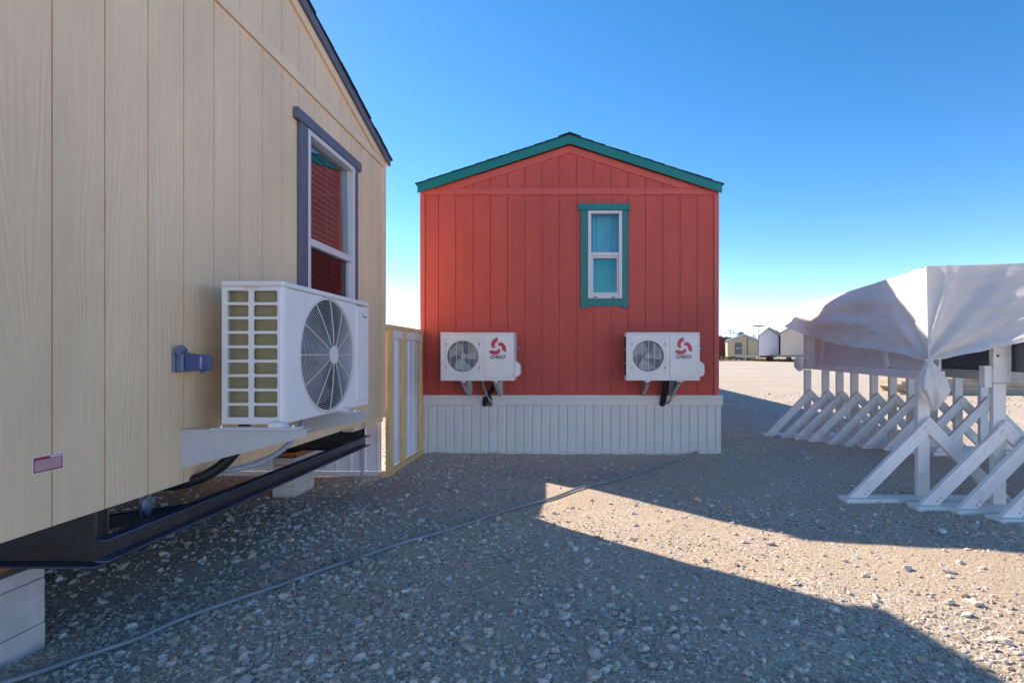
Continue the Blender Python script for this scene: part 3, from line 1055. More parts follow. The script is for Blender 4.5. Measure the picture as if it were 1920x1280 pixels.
# ------------------------------------------------------------------ wooden fence panel between the houses
fen = thing('fence_panel', (-1.76, 5.55, 0), 'raw lumber fence panel backed with white ribbed metal between the houses', 'fence')
FX = -1.745
fy0, fy1, fzt = 4.99, 6.095, 1.455
for y0, w in ((fy0, .095), (5.42, .06), (fy1 - .055, .055)):
    MB().box(FX - .045, FX, y0, y0 + w, .046, fzt - .041).build('stud', 'pine', fen, .003)
MB().box(FX - .09, FX + .004, fy0 - .01, fy1 + .02, fzt - .04, fzt).build('top_rail', 'pine', fen, .003)
MB().box(FX - .09, FX + .003, fy0 - .004, fy1 + .020, -.03, .045).build('bottom_rail', 'pine', fen, .003)
MB().box(FX - .044, FX - .02, fy0 + .0955, fy1 - .0555, fzt - .13, fzt - .0415).build('rail_board', 'white_lumber', fen, .002)
ribbed(fy0 + .05, 5.452, FX - .052, .046, fzt - .0415, .152, -.011, fen, 'sheet_white', 1)
ribbed(5.456, fy1 + .044, FX - .052, .046, fzt - .0415, .152, -.011, fen, 'sheet_white', 1)

# ------------------------------------------------------------------ air conditioner on the tan house (faces +X)
AX0, AX1 = -1.648, -1.362
AY0, AY1 = 2.45, 3.474
AZ0, AZ1 = .838, 1.511
ac = thing('air_conditioner', ((AX0 + AX1) / 2, (AY0 + AY1) / 2, AZ0), 'large white outdoor air conditioner with round fan guard on the tan wall', 'air conditioner')
# side with 2 x 9 vents, facing the camera
side = MB()
us = [AX0 + .012, AX0 + .133, AX1 - .03]
cw = [(AX0 + .012, AX0 + .138), (AX0 + .138, AX1 - .012)]
vz0, vz1 = AZ0 + .025, AZ1 - .040
ch = (vz1 - vz0) / 9
for (u0, u1) in cw:
    for k in range(9):
        a, b_ = vz0 + k * ch, vz0 + (k + 1) * ch
        ins = rrect(u0 + .0125, u1 - .0125, a + .0065, b_ - .0065, .008)
        side.hole_plate(lambda u, z: (u, AY0, z), (u0, u1, a, b_), ins, (0, .004, 0))
side.box(AX0, AX0 + .012, AY0, AY0 + .004, AZ0, AZ1 - .028)
side.box(AX0 + .012, AX1 - .012, AY0, AY0 + .004, AZ0, vz0)
side.box(AX0 + .012, AX1 - .012, AY0, AY0 + .004, vz1, AZ1 - .028)
side.build('side_panel', 'unit_white', ac)
MB().box(AX0 + .012, AX0 + .016, AY0 + .006, AY1 - .01, AZ0 + .01, AZ1 - .03).build('rear_panel', 'unit_white', ac)
MB().box(AX0 + .056, AX1 - .03, AY0 + .02, AY0 + .045, AZ0 + .02, AZ1 - .035).build('coil', 'coil', ac)
MB().box(AX0 + .0165, AX0 + .05, AY0 + .03, AY1 - .1, AZ0 + .02, AZ1 - .035).build('rear_coil', 'coil', ac)
MB().quad_prism([(AX0 + .095, AY0 - .0008, AZ1 - .0295), (AX0 + .185, AY0 - .0008, AZ1 - .0295), (AX0 + .175, AY0 - .0008, AZ1 - .038), (AX0 + .108, AY0 - .0008, AZ1 - .039)], (0, .0006, 0)).build('handle_slot', 'tan_trim', ac)
# front with round opening
fc, fz, fr_ = 2.918, 1.163, .305
ring = [(fc + fr_ * math.cos(2 * math.pi * k / 72), fz + fr_ * math.sin(2 * math.pi * k / 72)) for k in range(72)]
fp = MB()
fp.hole_plate(lambda y, z: (AX1, y, z), (AY0 + .045, 3.262, AZ0 + .004, AZ1 - .03), ring, (-.006, 0, 0))
fp.box(AX1 - .006, AX1, 3.2625, 3.275, AZ0 + .004, AZ1 - .03)
fp.build('front_panel', 'unit_white', ac)
# rounded near corner
cor = MB()
pts = [(AX1 - .0115 + .0115 * math.sin(t), AY0 + .045 - .045 * math.cos(t)) for t in [math.pi / 2 * k / 8 for k in range(9)]]
pts_in = [(AX1 - .0115 + .0085 * math.sin(t), AY0 + .045 - .041 * math.cos(t)) for t in [math.pi / 2 * k / 8 for k in range(9)]]
cor.quad_prism([(x, y, AZ0) for x, y in pts + pts_in[::-1]], (0, 0, AZ1 - .028 - AZ0))
cor.build('corner_post', 'unit_white', ac)
MB().box(AX1 - .06, AX1 + .004, 3.279, AY1, AZ0 + .03, AZ1 - .036).build('service_panel', 'unit_white', ac, .006)
MB().box(AX1 - .06, AX1 + .001, 3.2755, AY1, AZ0, AZ0 + .0295).build('lower_strip', 'unit_white', ac, .003)
MB().box(AX1 - .004, AX1 + .009, 3.281, 3.305, AZ0 + .05, AZ1 - .06).build('panel_rib', 'unit_white', ac, .004)
MB().box(AX0, AX1 - .0605, AY1 - .006, AY1, AZ0, AZ1 - .029).build('far_panel', 'unit_white', ac)
MB().box(AX0 - .006, AX1 + .007, AY0 - .006, AY1 + .006, AZ1 - .0275, AZ1).build('top_cover', 'unit_white', ac, .012, seg=3)
MB().box(AX0, AX1 - .008, AY0 + .01, AY1 - .007, AZ0 - .003, AZ0 + .003).build('base_pan', 'unit_white', ac)
# fan shroud and blades
sh = MB()
sh.tube([(AX1 - .0065, fc + fr_ * math.cos(a), fz + fr_ * math.sin(a)) for a in [2 * math.pi * k / 60 for k in range(60)]], .004, 6, closed=True)
sh.grid(lambda u, v: (AX1 - .007 - .10 * v, fc + (fr_ + .004) * math.cos(2 * math.pi * u), fz + (fr_ + .004) * math.sin(2 * math.pi * u)), 60, 2)
sh.build('fan_shroud', 'dark_cavity', ac, smooth=True, fix=False)
MB().box(AX1 - .16, AX1 - .15, AY0 + .06, AY1 - .2, AZ0 + .01, AZ1 - .04).build('rear_baffle', 'dark_cavity', ac)
def blades(to, rad, n, mat, parent, hub=.06, twist=.035):
    for k in range(n):
        a0 = 2 * math.pi * k / n
        def fn(u, v):
            r = hub * .8 + (rad - hub * .8) * v
            a = a0 + (u - .5) * (1.15 + .25 * v) + .5 * v
            return to(r * math.cos(a), r * math.sin(a), twist * (u - .5) * 2)
        mb = MB()
        mb.grid(fn, 10, 8)
        o = mb.build('fan_blade', mat, parent, smooth=True, fix=False)
    mb = MB()
    mb.tube([to(0, 0, -.03), to(0, 0, .04)], hub, 24)
    mb.build('fan_hub', mat, parent)
blades(lambda a, b_, c: (AX1 - .085 + c, fc + a, fz + b_), .285, 3, 'fan_plastic', ac)
# wire guard
def dome(r):
    return AX1 + .004 + .022 * (1 - (r / fr_) ** 2)
gd = MB()
for k in range(25):
    r = .062 + k * (fr_ + .012 - .062) / 24
    x = dome(min(r, fr_ + .01))
    gd.tube([(x, fc + r * math.cos(a), fz + r * math.sin(a)) for a in [2 * math.pi * q / 64 for q in range(64)]], 0.00125 if k < 24 else .004, 5, closed=True)
guard = gd.build('fan_guard', 'guard_white', ac, smooth=True, fix=False)
for k in range(12):
    a = 2 * math.pi * k / 12
    MB().tube([(dome(r) + .002, fc + r * math.cos(a), fz + r * math.sin(a)) for r in [.05 + q * (fr_ + .012 - .05) / 10 for q in range(11)]], .0026, 6).build('spoke', 'guard_white', guard, smooth=True)
MB().cyl((dome(0) - .004, fc, fz), (dome(0) + .006, fc, fz), .052, 32).build('guard_hub', 'guard_white', guard, .003)
# green maker's mark, too small to read
gm = MB()
y = 3.375
for k, h in enumerate((.011, .009, .010, .008, .011, .009, .010, .009, .010)):
    gm.box(AX1 + .0045, AX1 + .0052, y, y + .0062, 1.405, 1.405 + h)
    y += .0078
gm.quad_prism([(AX1 + .0045, 3.374, 1.421), (AX1 + .0045, 3.389, 1.421), (AX1 + .0045, 3.3815, 1.437)], (.0007, 0, 0))
gm.build('brand_mark', 'logo_green', ac)
for yy in (AY0 + .075, AY0 + .52):
    MB().cyl((AX1, yy, AZ0 + .02), (AX1 + .003, yy, AZ0 + .02), .005, 10).build('screw', 'guard_white', ac)

# wall brackets under it
def bracket_x(y, label):
    b_ = thing('wall_bracket', (WX + .28, y, .63), label, 'bracket', 'brackets under the large air conditioner')
    z1 = .822
    MB().quad_prism([(WX + .0005, y, z1 - .004), (WX + .575, y, z1 - .004), (WX + .575, y, z1 - .035), (WX + .0005, y, .642)], (0, .003, 0)).build('gusset', 'bracket_paint', b_)
    MB().box(WX + .0005, WX + .578, y - .012, y + .04, z1 - .0035, z1).build('top_flange', 'bracket_paint', b_)
    MB().box(WX + .0005, WX + .004, y + .0035, y + .04, .645, z1 - .004).build('wall_flange', 'bracket_paint', b_)
    for xx in (AX0 + .03, AX1 + .075):
        MB().cyl((xx, y + .012, z1 - .018), (xx, y + .012, z1 + .018), .006, 8).build('bolt', 'bright_bolt', b_)
        MB().cyl((xx, y + .012, z1 - .012), (xx, y + .012, z1 - .0045), .011, 6).build('nut', 'bright_bolt', b_)
    MB().quad_prism([(AX0 - .01, y - .01, z1 + .0005), (AX1 + .10, y - .01, z1 + .0005), (AX1 + .10, y + .055, z1 + .0005), (AX0 - .01, y + .055, z1 + .0005)], (0, 0, .0045)).build('foot_plate', 'unit_white', b_)
    MB().quad_prism([(AX1 - .04, y + .004, z1 + .0055), (AX1 + .04, y + .004, z1 + .0055), (AX1 + .015, y + .004, z1 + .03), (AX1 - .04, y + .004, z1 + .03)], (0, .05, 0)).build('foot_block', 'unit_white', b_, .004)
bracket_x(2.392, 'pale triangular wall bracket at the near end of the large air conditioner')
bracket_x(3.07, 'pale wall bracket at the far end of the large air conditioner')
# gray conduit loop and black insulated line below it
path = bez([(-1.47, 2.85, .835), (-1.48, 2.83, .76), (-1.53, 2.76, .665), (-1.63, 2.66, .60), (-1.75, 2.58, .59), (-1.88, 2.60, .60)], 8)
tag(MB().tube(path, .013, 12).build('conduit_loop', 'conduit_grey', smooth=True), 'grey flexible conduit looping below the large air conditioner', 'conduit')
path = bez([(-1.60, 2.55, .835), (-1.62, 2.53, .72), (-1.70, 2.50, .62), (-1.82, 2.46, .562), (-2.02, 2.45, .548), (-2.4, 2.46, .555)], 8)
tag(MB().tube(path, .026, 14).build('insulated_pipe', 'black_rubber', smooth=True), 'black insulated pipe curving under the tan wall', 'pipe')

# ------------------------------------------------------------------ air conditioners on the red house
def text_mesh(txt, size, mat, name, parent, mtx, shear=.25, ext=.0006, bold=0.0):
    cu = bpy.data.curves.new('lettering', 'FONT')
    cu.body = txt
    cu.size = size
    cu.shear = shear
    cu.extrude = ext
    cu.offset = bold
    cu.align_x = 'CENTER'
    cu.resolution_u = 3
    o = bpy.data.objects.new('tmp', cu)
    C.objects.link(o)
    bpy.context.view_layer.update()
    me = bpy.data.meshes.new_from_object(o.evaluated_get(bpy.context.evaluated_depsgraph_get()))
    bpy.data.objects.remove(o)
    bpy.data.curves.remove(cu)
    me.transform(mtx)
    me.materials.clear()
    me.materials.append(M[mat])
    n = bpy.data.objects.new(name, me)
    C.objects.link(n)
    n.parent = parent
    return n

def make_unit():
    W, H, D = .815, .535, .27
    r = thing('air_conditioner', (0, 0, 0), '', 'air conditioner', 'small air conditioners on the red wall')
    # local frame: x right, front at y = -D-.10, bottom z = 0
    yf, yb = -D - .10, -.10
    R, cx, cz = .172, -W / 2 + .245, H / 2 + .005
    ring = [(cx + R * math.cos(2 * math.pi * k / 64), cz + R * math.sin(2 * math.pi * k / 64)) for k in range(64)]
    mb = MB()
    mb.hole_plate(lambda u, z: (u, yf, z), (-W / 2 + .012, .07, .014, H - .022), ring, (0, .006, 0))
    mb.box(.0702, W / 2 - .012, yf, yf + .006, .014, H - .022)
    mb.build('front_panel', 'unit_cream', r)
    MB().box(-W / 2, W / 2, yf - .004, yb, H - .0215, H).build('top_cover', 'unit_cream', r, .008, seg=3)
    MB().box(-W / 2, -W / 2 + .0118, yf - .002, yb, .0, H - .022).build('side_panel', 'unit_cream', r, .003)
    for k in range(3):
        MB().box(-W / 2 - .0006, -W / 2 - .0001, yf + .03, yb - .03, .05 + k * .15, .19 + k * .15).build('side_louvre', 'dark_cavity', r)
    MB().box(W / 2 - .0118, W / 2, yf - .002, yb, .0, H - .022).build('side_panel', 'unit_cream', r, .003)
    MB().box(-W / 2 + .0122, W / 2 - .0122, yf - .001, yb, .0, .0135).build('base_pan', 'unit_cream', r, .003)
    MB().box(-W / 2 + .013, W / 2 - .013, yb - .012, yb - .002, .015, H - .023).build('rear_coil', 'coil', r)
    MB().box(.075, W / 2 - .03, yf - .010, yf - .0005, .035, H - .035).build('service_panel', 'unit_cream', r, .005)
    MB().box(-W / 2 + .012, W / 2 - .012, yf + .15, yf + .155, .014, H - .022).build('rear_baffle', 'fan_plastic', r)
    # raised square frame of the guard
    fr = MB()
    a0, a1, b0, b1 = cx - .195, cx + .195, cz - .205, cz + .205
    for (p, q, s, t) in ((a0, a1, b1 - .006, b1), (a0, a1, b0, b0 + .006), (a0, a0 + .006, b0 + .006, b1 - .006), (a1 - .006, a1, b0 + .006, b1 - .006)):
        fr.box(p, q, yf - .007, yf - .0005, s, t)
    g = fr.build('fan_guard', 'unit_cream', r)
    bars = 27
    mb = MB()
    for k in range(bars):
        z = cz - R + (k + .5) * 2 * R / bars
        h = math.sqrt(max(0, R * R - (z - cz) ** 2)) + .01
        mb.box(cx - h, cx + h, yf - .006, yf - .003, z - .0013, z + .0013)
    tag(mb.build('guard_wires', 'guard_white', g), kind='stuff')
    for k in range(-2, 3):
        x = cx + k * .068
        h = math.sqrt(R * R - (x - cx) ** 2) + .012
        MB().box(x - .0022, x + .0022, yf - .010, yf - .0065, cz - h, cz + h).build('guard_bar', 'guard_white', g)
    for sx in (-1, 1):
        for sz in (-1, 1):
            MB().box(cx + sx * .183 - .004, cx + sx * .183 + .004, yf - .009, yf - .0075, cz + sz * .13 - .012, cz + sz * .13 + .012).build('clip', 'logo_black', g)
    mb = MB()
    mb.grid(lambda u, v: (cx + (R + .003) * math.cos(2 * math.pi * u), yf + .007 + .08 * v, cz + (R + .003) * math.sin(2 * math.pi * u)), 48, 2)
    mb.build('fan_shroud', 'fan_plastic', r, smooth=True, fix=False)
    blades(lambda a, b_, c: (cx + a, yf + .07 + c, cz + b_), .16, 3, 'fan_pale', r, .035, .022)
    # valve cover and valve on the right
    pts = [(W / 2 + .0005, .035), (W / 2 + .045, .05), (W / 2 + .062, .075), (W / 2 + .062, .175), (W / 2 + .03, .205), (W / 2 + .0005, .225)]
    MB().quad_prism([(x, yf + .03, z) for x, z in pts], (0, .16, 0)).build('valve_cover', 'unit_cream', r, .008)
    mb = MB()
    mb.cyl((W / 2 + .0005, yf + .1, .355), (W / 2 + .038, yf + .1, .355), .009, 10)
    mb.cyl((W / 2 + .0385, yf + .1, .355), (W / 2 + .052, yf + .1, .355), .014, 6)
    mb.build('valve', 'bright_bolt', r)
    # emblem: three swirling blades above the lettering
    ex, ez, er = .222, .372, .084
    ye = yf - .0108
    for k in range(3):
        base = math.radians(95 + 120 * k)
        inner, outer = [], []
        for i in range(15):
            t = i / 14
            a = base - math.radians(128) * t
            rc = er * (.36 + .66 * t ** .9)
            w = er * (.15 + .13 * min(1, t * 4))
            ang2 = a - math.radians(18) * (1 - t)
            c = Vector((math.cos(ang2), math.sin(ang2)))
            inner.append(c * (rc - w))
            outer.append(c * (rc + w))
        mb = MB()
        o = len(mb.v)
        for p in inner + outer:
            mb.v.append((ex + p.x, ye, ez + p.y))
        n = len(inner)
        for i in range(n - 1):
            mb.f.append((i, i + 1, n + i + 1, n + i))
        e = mb.build('emblem_blade', 'logo_red', r, fix=False)
        md = e.modifiers.new('thick', 'SOLIDIFY')
        md.thickness = .0006
        md.offset = 0
    text_mesh('CHIGO', .053, 'logo_black', 'lettering', r, Matrix.Translation((ex, ye, .246)) @ Matrix.Rotation(math.radians(90), 4, 'X'), bold=.0021)
    return r

unit = make_unit()
unit.location = (-1.05, RY, .876)
unit['label'] = 'white air conditioner on the left of the red wall, by the lumber fence'
unit2 = copy_tree(unit)
unit2.location = (1.005, RY, .878)
unit2['label'] = 'white air conditioner on the right of the red wall, below the window'
for ch in unit2.children:
    if ch.name.startswith('fan_blade'):
        ch.hide_render = False

def bracket_y(x, z1, flip, label):
    b_ = thing('wall_bracket', (x, RY - .2, z1 - .22), label, 'bracket', 'brackets on the red wall')
    y0, y1 = RY - .012, RY - .40
    MB().quad_prism([(x, y0, z1 - .004), (x, y1, z1 - .004), (x, y1, z1 - .03), (x, y0, z1 - .195)], (.003, 0, 0)).build('gusset', 'galv', b_)
    MB().box(x - .002 if flip > 0 else x - .04, x + .04 if flip > 0 else x + .005, y1, y0, z1 - .0035, z1).build('top_flange', 'galv', b_)
    # sloping edge flange, the piece that shows as a bright diagonal
    mb = MB()
    w = .035 * flip
    mb.quad_prism([(x + (.0035 if flip > 0 else -.0005), y1, z1 - .03), (x + w, y1, z1 - .03), (x + w, y0, z1 - .195), (x + (.0035 if flip > 0 else -.0005), y0, z1 - .195)], (0, 0, -.003))
    mb.build('edge_flange', 'galv', b_)
    MB().box(min(x, x + flip * .05), max(x, x + flip * .05), y0, y0 + .0035, z1 - .225, z1 - .005).build('wall_flange', 'galv', b_)
    MB().cyl((x + flip * .02, y1 + .045, z1 - .015), (x + flip * .02, y1 + .045, z1 + .016), .007, 8).build('bolt', 'bright_bolt', b_)
    MB().box(x - .02, x + .045, y1 - .004, y1 + .08, z1 + .0005, z1 + .0075).build('foot', 'bright_bolt', b_, .002)
zb = .867
bracket_y(-1.225, zb, 1, 'first galvanized bracket from the fence, under the left white unit')
bracket_y(-.865, zb, 1, 'galvanized bracket beside the black pipe of the left white unit')
bracket_y(.815, zb, 1, 'galvanized bracket at the fan end of the right white unit')
bracket_y(1.19, zb, -1, 'galvanized bracket behind the pipes of the right white unit')

def pipe(name, pts, r, mat, label, cat):
    tag(MB().tube(bez(pts, 8), r, 12).build(name, mat, smooth=True), label, cat)
pipe('insulated_pipe', [(-.885, 5.95, .885), (-.905, 5.99, .80), (-.965, 6.04, .70), (-1.02, 6.075, .62), (-1.03, 6.12, .575)], .026, 'black_rubber', 'black insulated pipe slanting below the left white unit', 'pipe')
pipe('conduit', [(-1.02, 5.95, .885), (-1.015, 5.97, .80), (-.985, 6.02, .70), (-.95, 6.075, .62), (-.94, 6.12, .60)], .012, 'conduit_grey', 'thin grey conduit crossing the black pipe below the left white unit', 'conduit')
pipe('insulated_pipe', [(1.075, 5.97, .885), (1.07, 5.99, .80), (1.065, 6.04, .70), (1.06, 6.075, .63), (1.055, 6.12, .585)], .036, 'black_rubber', 'thick black insulated pipe below the right white unit', 'pipe')
pipe('conduit', [(1.165, 5.95, .885), (1.165, 5.97, .80), (1.16, 6.02, .70), (1.135, 6.075, .62), (1.105, 6.12, .59)], .012, 'conduit_grey', 'thin grey conduit hanging below the right white unit', 'conduit')
tag(MB().box(-1.05, -.94, RY - .0445, RY - .0395, .565, .672).build('cover_flap', 'black_steel'), 'dark slot flap in the grey skirt band under the left white unit', 'flap')

# ------------------------------------------------------------------ hose on the ground
def gp(px, py):
    y = CAMZ * 977 / (py - 665)
    return ((px - 1073) / 977 * y, y)
hp = [gp(*p) for p in ((1308, 851), (1270, 862), (1228, 875), (1160, 897), (1100, 914), (1000, 944), (890, 982), (790, 1012), (690, 1043), (560, 1085), (440, 1125), (330, 1166), (240, 1205), (130, 1238), (30, 1275), (-120, 1318))]
path = [Vector((x, y, 0)) for x, y in hp]
path = bez([(p.x, p.y, float(gh(p.x, p.y)) + .021) for p in path], 10)
path = [Vector((p.x + .002 * math.sin(i * .21), p.y, float(gh(p.x, p.y)) + .015 + .002 * math.sin(i * .37))) for i, p in enumerate(path)]
tag(MB().tube(path, .0100, 12).build('hose', 'hose_grey', smooth=True), 'long grey hose lying across the gravel towards the red cabin', 'hose')

# ------------------------------------------------------------------ trestles
def make_trestle(H=.955):
    r = thing('trestle', (0, 0, 0), '', 'trestle')
    MB().box(-.66, .66, -.105, .035, 0, .04).build('base_plank', 'white_lumber', r, .004)
    MB().box(-.048, .048, -.023, .023, .0405, H).build('post', 'white_lumber', r, .004)
    # right brace laps over the head of the left brace
    # left brace, foot cut level
    slope = math.radians(45)
    w = .098
    hx = w / math.sin(slope)
    x0 = -.625
    top = .615
    pts = [(x0, .0415), (x0 + hx, .0415), (x0 + hx + (top - .0415) - .0, top - .0), (x0 + hx + (top - .0415) - hx / 2, top + hx / 2)]
    MB().quad_prism([(x, -.068, z) for x, z in pts], (0, .043, 0)).build('brace', 'white_lumber', r, .004)
    pts = [(.655, .0415), (.655 - hx, .0415), (-.035, .0415 + (.655 - hx) + .035), (.034, .0415 + (.655 - hx) + .035 + .069)]
    MB().quad_prism([(x, -.073, z) for x, z in pts], (0, .047, 0)).build('brace', 'white_lumber', r, .004)
    nh = MB()
    for (x, z) in ((-.02, .60), (.015, .57), (.03, .63), (-.005, .65), (.06, .60), (-.50, .075), (-.47, .10), (.50, .075), (.47, .10)):
        nh.cyl((x, -.0745, z), (x, -.0725 if x > -.2 else -.0675, z), .0035, 6)
    tag(nh.build('nail_heads', 'knot', r), kind='stuff')
    return r
tre = make_trestle()
near = [(2.82, 4.20, 'foremost left white trestle under the tied corner of the tarp'),
        (3.24, 3.97, 'second white trestle from the tied tarp corner, its post rising to the tarp'),
        (3.46, 3.90, 'third white trestle from the tied tarp corner'),
        (3.60, 3.69, 'white trestle cut by the right edge, nearest the viewer')]
far_ = [(3.43, 7.60), (3.62, 7.45), (3.745, 7.30), (3.86, 7.13), (4.04, 6.98), (4.185, 6.81), (4.31, 6.63), (4.47, 6.46), (4.66, 6.30), (4.84, 6.14)]
ordn = ['first', 'second', 'third', 'fourth', 'fifth', 'sixth', 'seventh', 'eighth', 'ninth', 'tenth']
spots = [(x, y, l, 'near white trestles') for x, y, l in near] + \
        [(x, y, 'white trestle in the back row, %s from its far left end' % ordn[i], 'white trestles in the back row') for i, (x, y) in enumerate(far_)]
for i, (x, y, l, g) in enumerate(spots):
    t = tre if i == 0 else copy_tree(tre)
    z = float(gh(x, y))
    t.location = (x, y, z - .004)
    t.rotation_euler = (0, 0, math.radians(random.uniform(-1.5, 1.5)))
    t['label'] = l
    t['group'] = g

# ------------------------------------------------------------------ platform carried by the trestles
A, B_, D_ = Vector((2.80, 4.10, 0)), Vector((3.42, 7.62, 0)), Vector((2.80 + 1.64, 4.10 - 1.23, 0))
AB, AC = B_ - A, D_ - A
plat = thing('platform', (A.x + AB.x / 2 + AC.x / 2, A.y + AB.y / 2 + AC.y / 2, .95), 'white boarded platform frame under the white tarp on trestles', 'platform')
nAB = Vector((-AB.y, AB.x, 0)).normalized()      # outward, to the left
dAB = AB.normalized()
def along(t, off=0.0, z=0.0):
    p = A + AB * t - nAB * off
    return (p.x, p.y, z)
# side panel and rim of the left side
def panel(base, t0, t1, z0, z1, th, mat, name, side=1):
    p = base + AB * t0
    q = base + AB * t1
    return MB().quad_prism([(p.x, p.y, z0), (q.x, q.y, z0), (q.x, q.y, z1), (p.x, p.y, z1)], -nAB * th).build(name, mat, plat, .002)
base1 = A - nAB * .10
panel(base1, .015, .985, 1.035, 1.80, .02, 'board_white', 'side_panel')
panel(base1 + nAB * .03, .0, .985, .955, 1.034, .05, 'white_lumber', 'rim_board')
for t0, t1 in ((.80, .88), (.36, .27)):
    p = base1 + AB * t0 + nAB * .012
    q = base1 + AB * t1 + nAB * .012
    MB().beam((p.x, p.y, 1.75), (q.x, q.y, 1.037), .022, .06, up=nAB.cross(Vector((0, 0, 1)))).build('batten', 'white_lumber', plat, .002)
for k, (tt, z0, z1, w) in enumerate(((.985, .956, 1.75, .075), (.012, .956, 1.07, .04))):
    p = base1 + AB * tt + nAB * .06
    MB().box(p.x - w, p.x + w, p.y - .05, p.y + .05, z0, z1).build('corner_post', 'white_lumber', plat, .004)
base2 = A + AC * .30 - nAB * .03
panel(base2, .02, .95, 1.035, 1.79, .02, 'panel_shaded', 'inner_panel')
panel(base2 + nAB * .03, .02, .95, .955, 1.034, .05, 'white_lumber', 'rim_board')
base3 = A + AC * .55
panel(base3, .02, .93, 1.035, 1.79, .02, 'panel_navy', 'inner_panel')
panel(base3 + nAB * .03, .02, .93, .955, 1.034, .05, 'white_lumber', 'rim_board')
# posts rising beside the second trestle
MB().box(3.19, 3.288, 3.945, 3.99, .952, 1.62).build('corner_post', 'white_lumber', plat, .004)
MB().box(3.2955, 3.34, 3.96, 4.00, .956, 1.70).build('corner_post', 'white_lumber', plat, .004)
MB().box(3.135, 3.1895, 3.96, 4.02, .915, 1.08).build('cleat', 'white_lumber', plat, .003)
MB().cyl((3.222, 3.9446, 1.155), (3.222, 3.947, 1.155), .011, 12).build('knot', 'knot', plat)
# deck under the tarp
p = [A + nAB * -.1, B_ + nAB * -.1, B_ + AC * .98, A + AC * .98]
MB().quad_prism([(q.x, q.y, 1.801) for q in p], (0, 0, .02)).build('deck', 'board_white', plat)

# ------------------------------------------------------------------ tarp
K = Vector((2.765, 4.045, 1.105))
ZA, ZB = 1.862, 1.925
hemL = [(0, 1.10), (.03, 1.125), (.09, 1.165), (.25, 1.214), (.45, 1.25), (.65, 1.32), (1.0, 1.443)]
def interp(tab, t):
    for (a, va), (b_, vb) in zip(tab[:-1], tab[1:]):
        if t <= b_:
            return va + (vb - va) * (t - a) / (b_ - a)
    return tab[-1][1]
def top_pt(t, s):
    p = A + AB * t + AC * s
    z = ZA + (ZB - ZA) * t - .05 * math.sin(math.pi * min(1, max(0, s))) * .8 - .02 * math.sin(math.pi * t) * (1 if s < .02 else 1.5)
    z += .012 * mnoise.noise((p.x * 1.7, p.y * 1.7, 3.0)) * (0.4 if s < .01 else 1)
    return Vector((p.x, p.y, z))
def fan(ds, dz, seed, nf):
    """folds fanning out of the knot"""
    r = math.hypot(ds, dz)
    phi = math.atan2(dz, ds)
    amp = .034 * min(1, r / .10) * math.exp(-max(0, r - .12) / .42)
    q = phi * nf + 1.7 * mnoise.noise((phi * 3.1 + seed, r * 1.2, seed))
    return amp * (math.sin(q) + .45 * math.sin(2.3 * q + seed) )
LAC = AC.length
nAC = Vector((AC.y, -AC.x, 0)).normalized()      # outward, towards the camera
tarp_mb = MB()
def left_fn(u, v):
    t = u
    T = top_pt(t, 0) + nAB * .012 + nAC * (.012 * math.exp(-t / .02))
    hz = interp(hemL, t)
    base = A + AB * t
    Hm = Vector((base.x, base.y, hz)) + nAB * (.015 + .05 * math.sin(math.pi * min(1, t * 1.1)))
    # gather into the knot
    g = math.exp(-t / .028)
    Hm = Hm.lerp(K, g)
    p = T.lerp(Hm, v)
    L = AB.length
    ds, dz = t * L, (p.z - K.z)
    e = fan(ds + .001, dz, 2.0, 11)
    # heavy swags hanging between the far corner and the knot
    sw = math.sin(2 * math.pi * (v * 2.1 - .25 + .35 * t) + 2.2 * mnoise.noise((t * 3, v * 2, 1.0)))
    e += .030 * sw * math.sin(math.pi * min(1, t * 1.15)) ** .8 * v ** .6 * (1 - .45 * math.exp(-((t - .2) / .15) ** 2))
    e += .05 * mnoise.noise((t * 4.2, v * 2.3 + t * 2, 5.0)) * math.sin(math.pi * v) * min(1, t * 5)
    e += .018 * mnoise.noise((t * 13 + v * 3, v * 7, 9.0)) * v
    e += .045 * math.sin(math.pi * v) * math.exp(-((t - .55) / .3) ** 2)
    cr = 1 - abs(mnoise.noise((t * 5 + v * 1.1, v * 5 - t * 3, 12.0))) * 5
    e += .008 * max(0, cr) * (.25 + v) * min(1, t * 6)
    cr = 1 - abs(mnoise.noise((t * 11 - v * 2, v * 9 + t * 6, 21.0))) * 6
    e += .003 * max(0, cr)
    e *= min(1, t * 40)
    p = p + nAB * e
    # loose flap at the far corner blown outwards
    k = max(0, (t - .90) / .10)
    p.x -= .30 * k ** 1.5 * v ** 1.3
    p.z += .13 * k ** 1.5 * v
    p.z += .012 * mnoise.noise((t * 16, 2.0, 7.0)) * v
    return p
tarp_mb.grid(left_fn, 170, 64)
hemF = [(0, 1.10), (.03, 1.128), (.155, 1.187), (.286, 1.261), (.5, 1.30), (1.0, 1.33)]
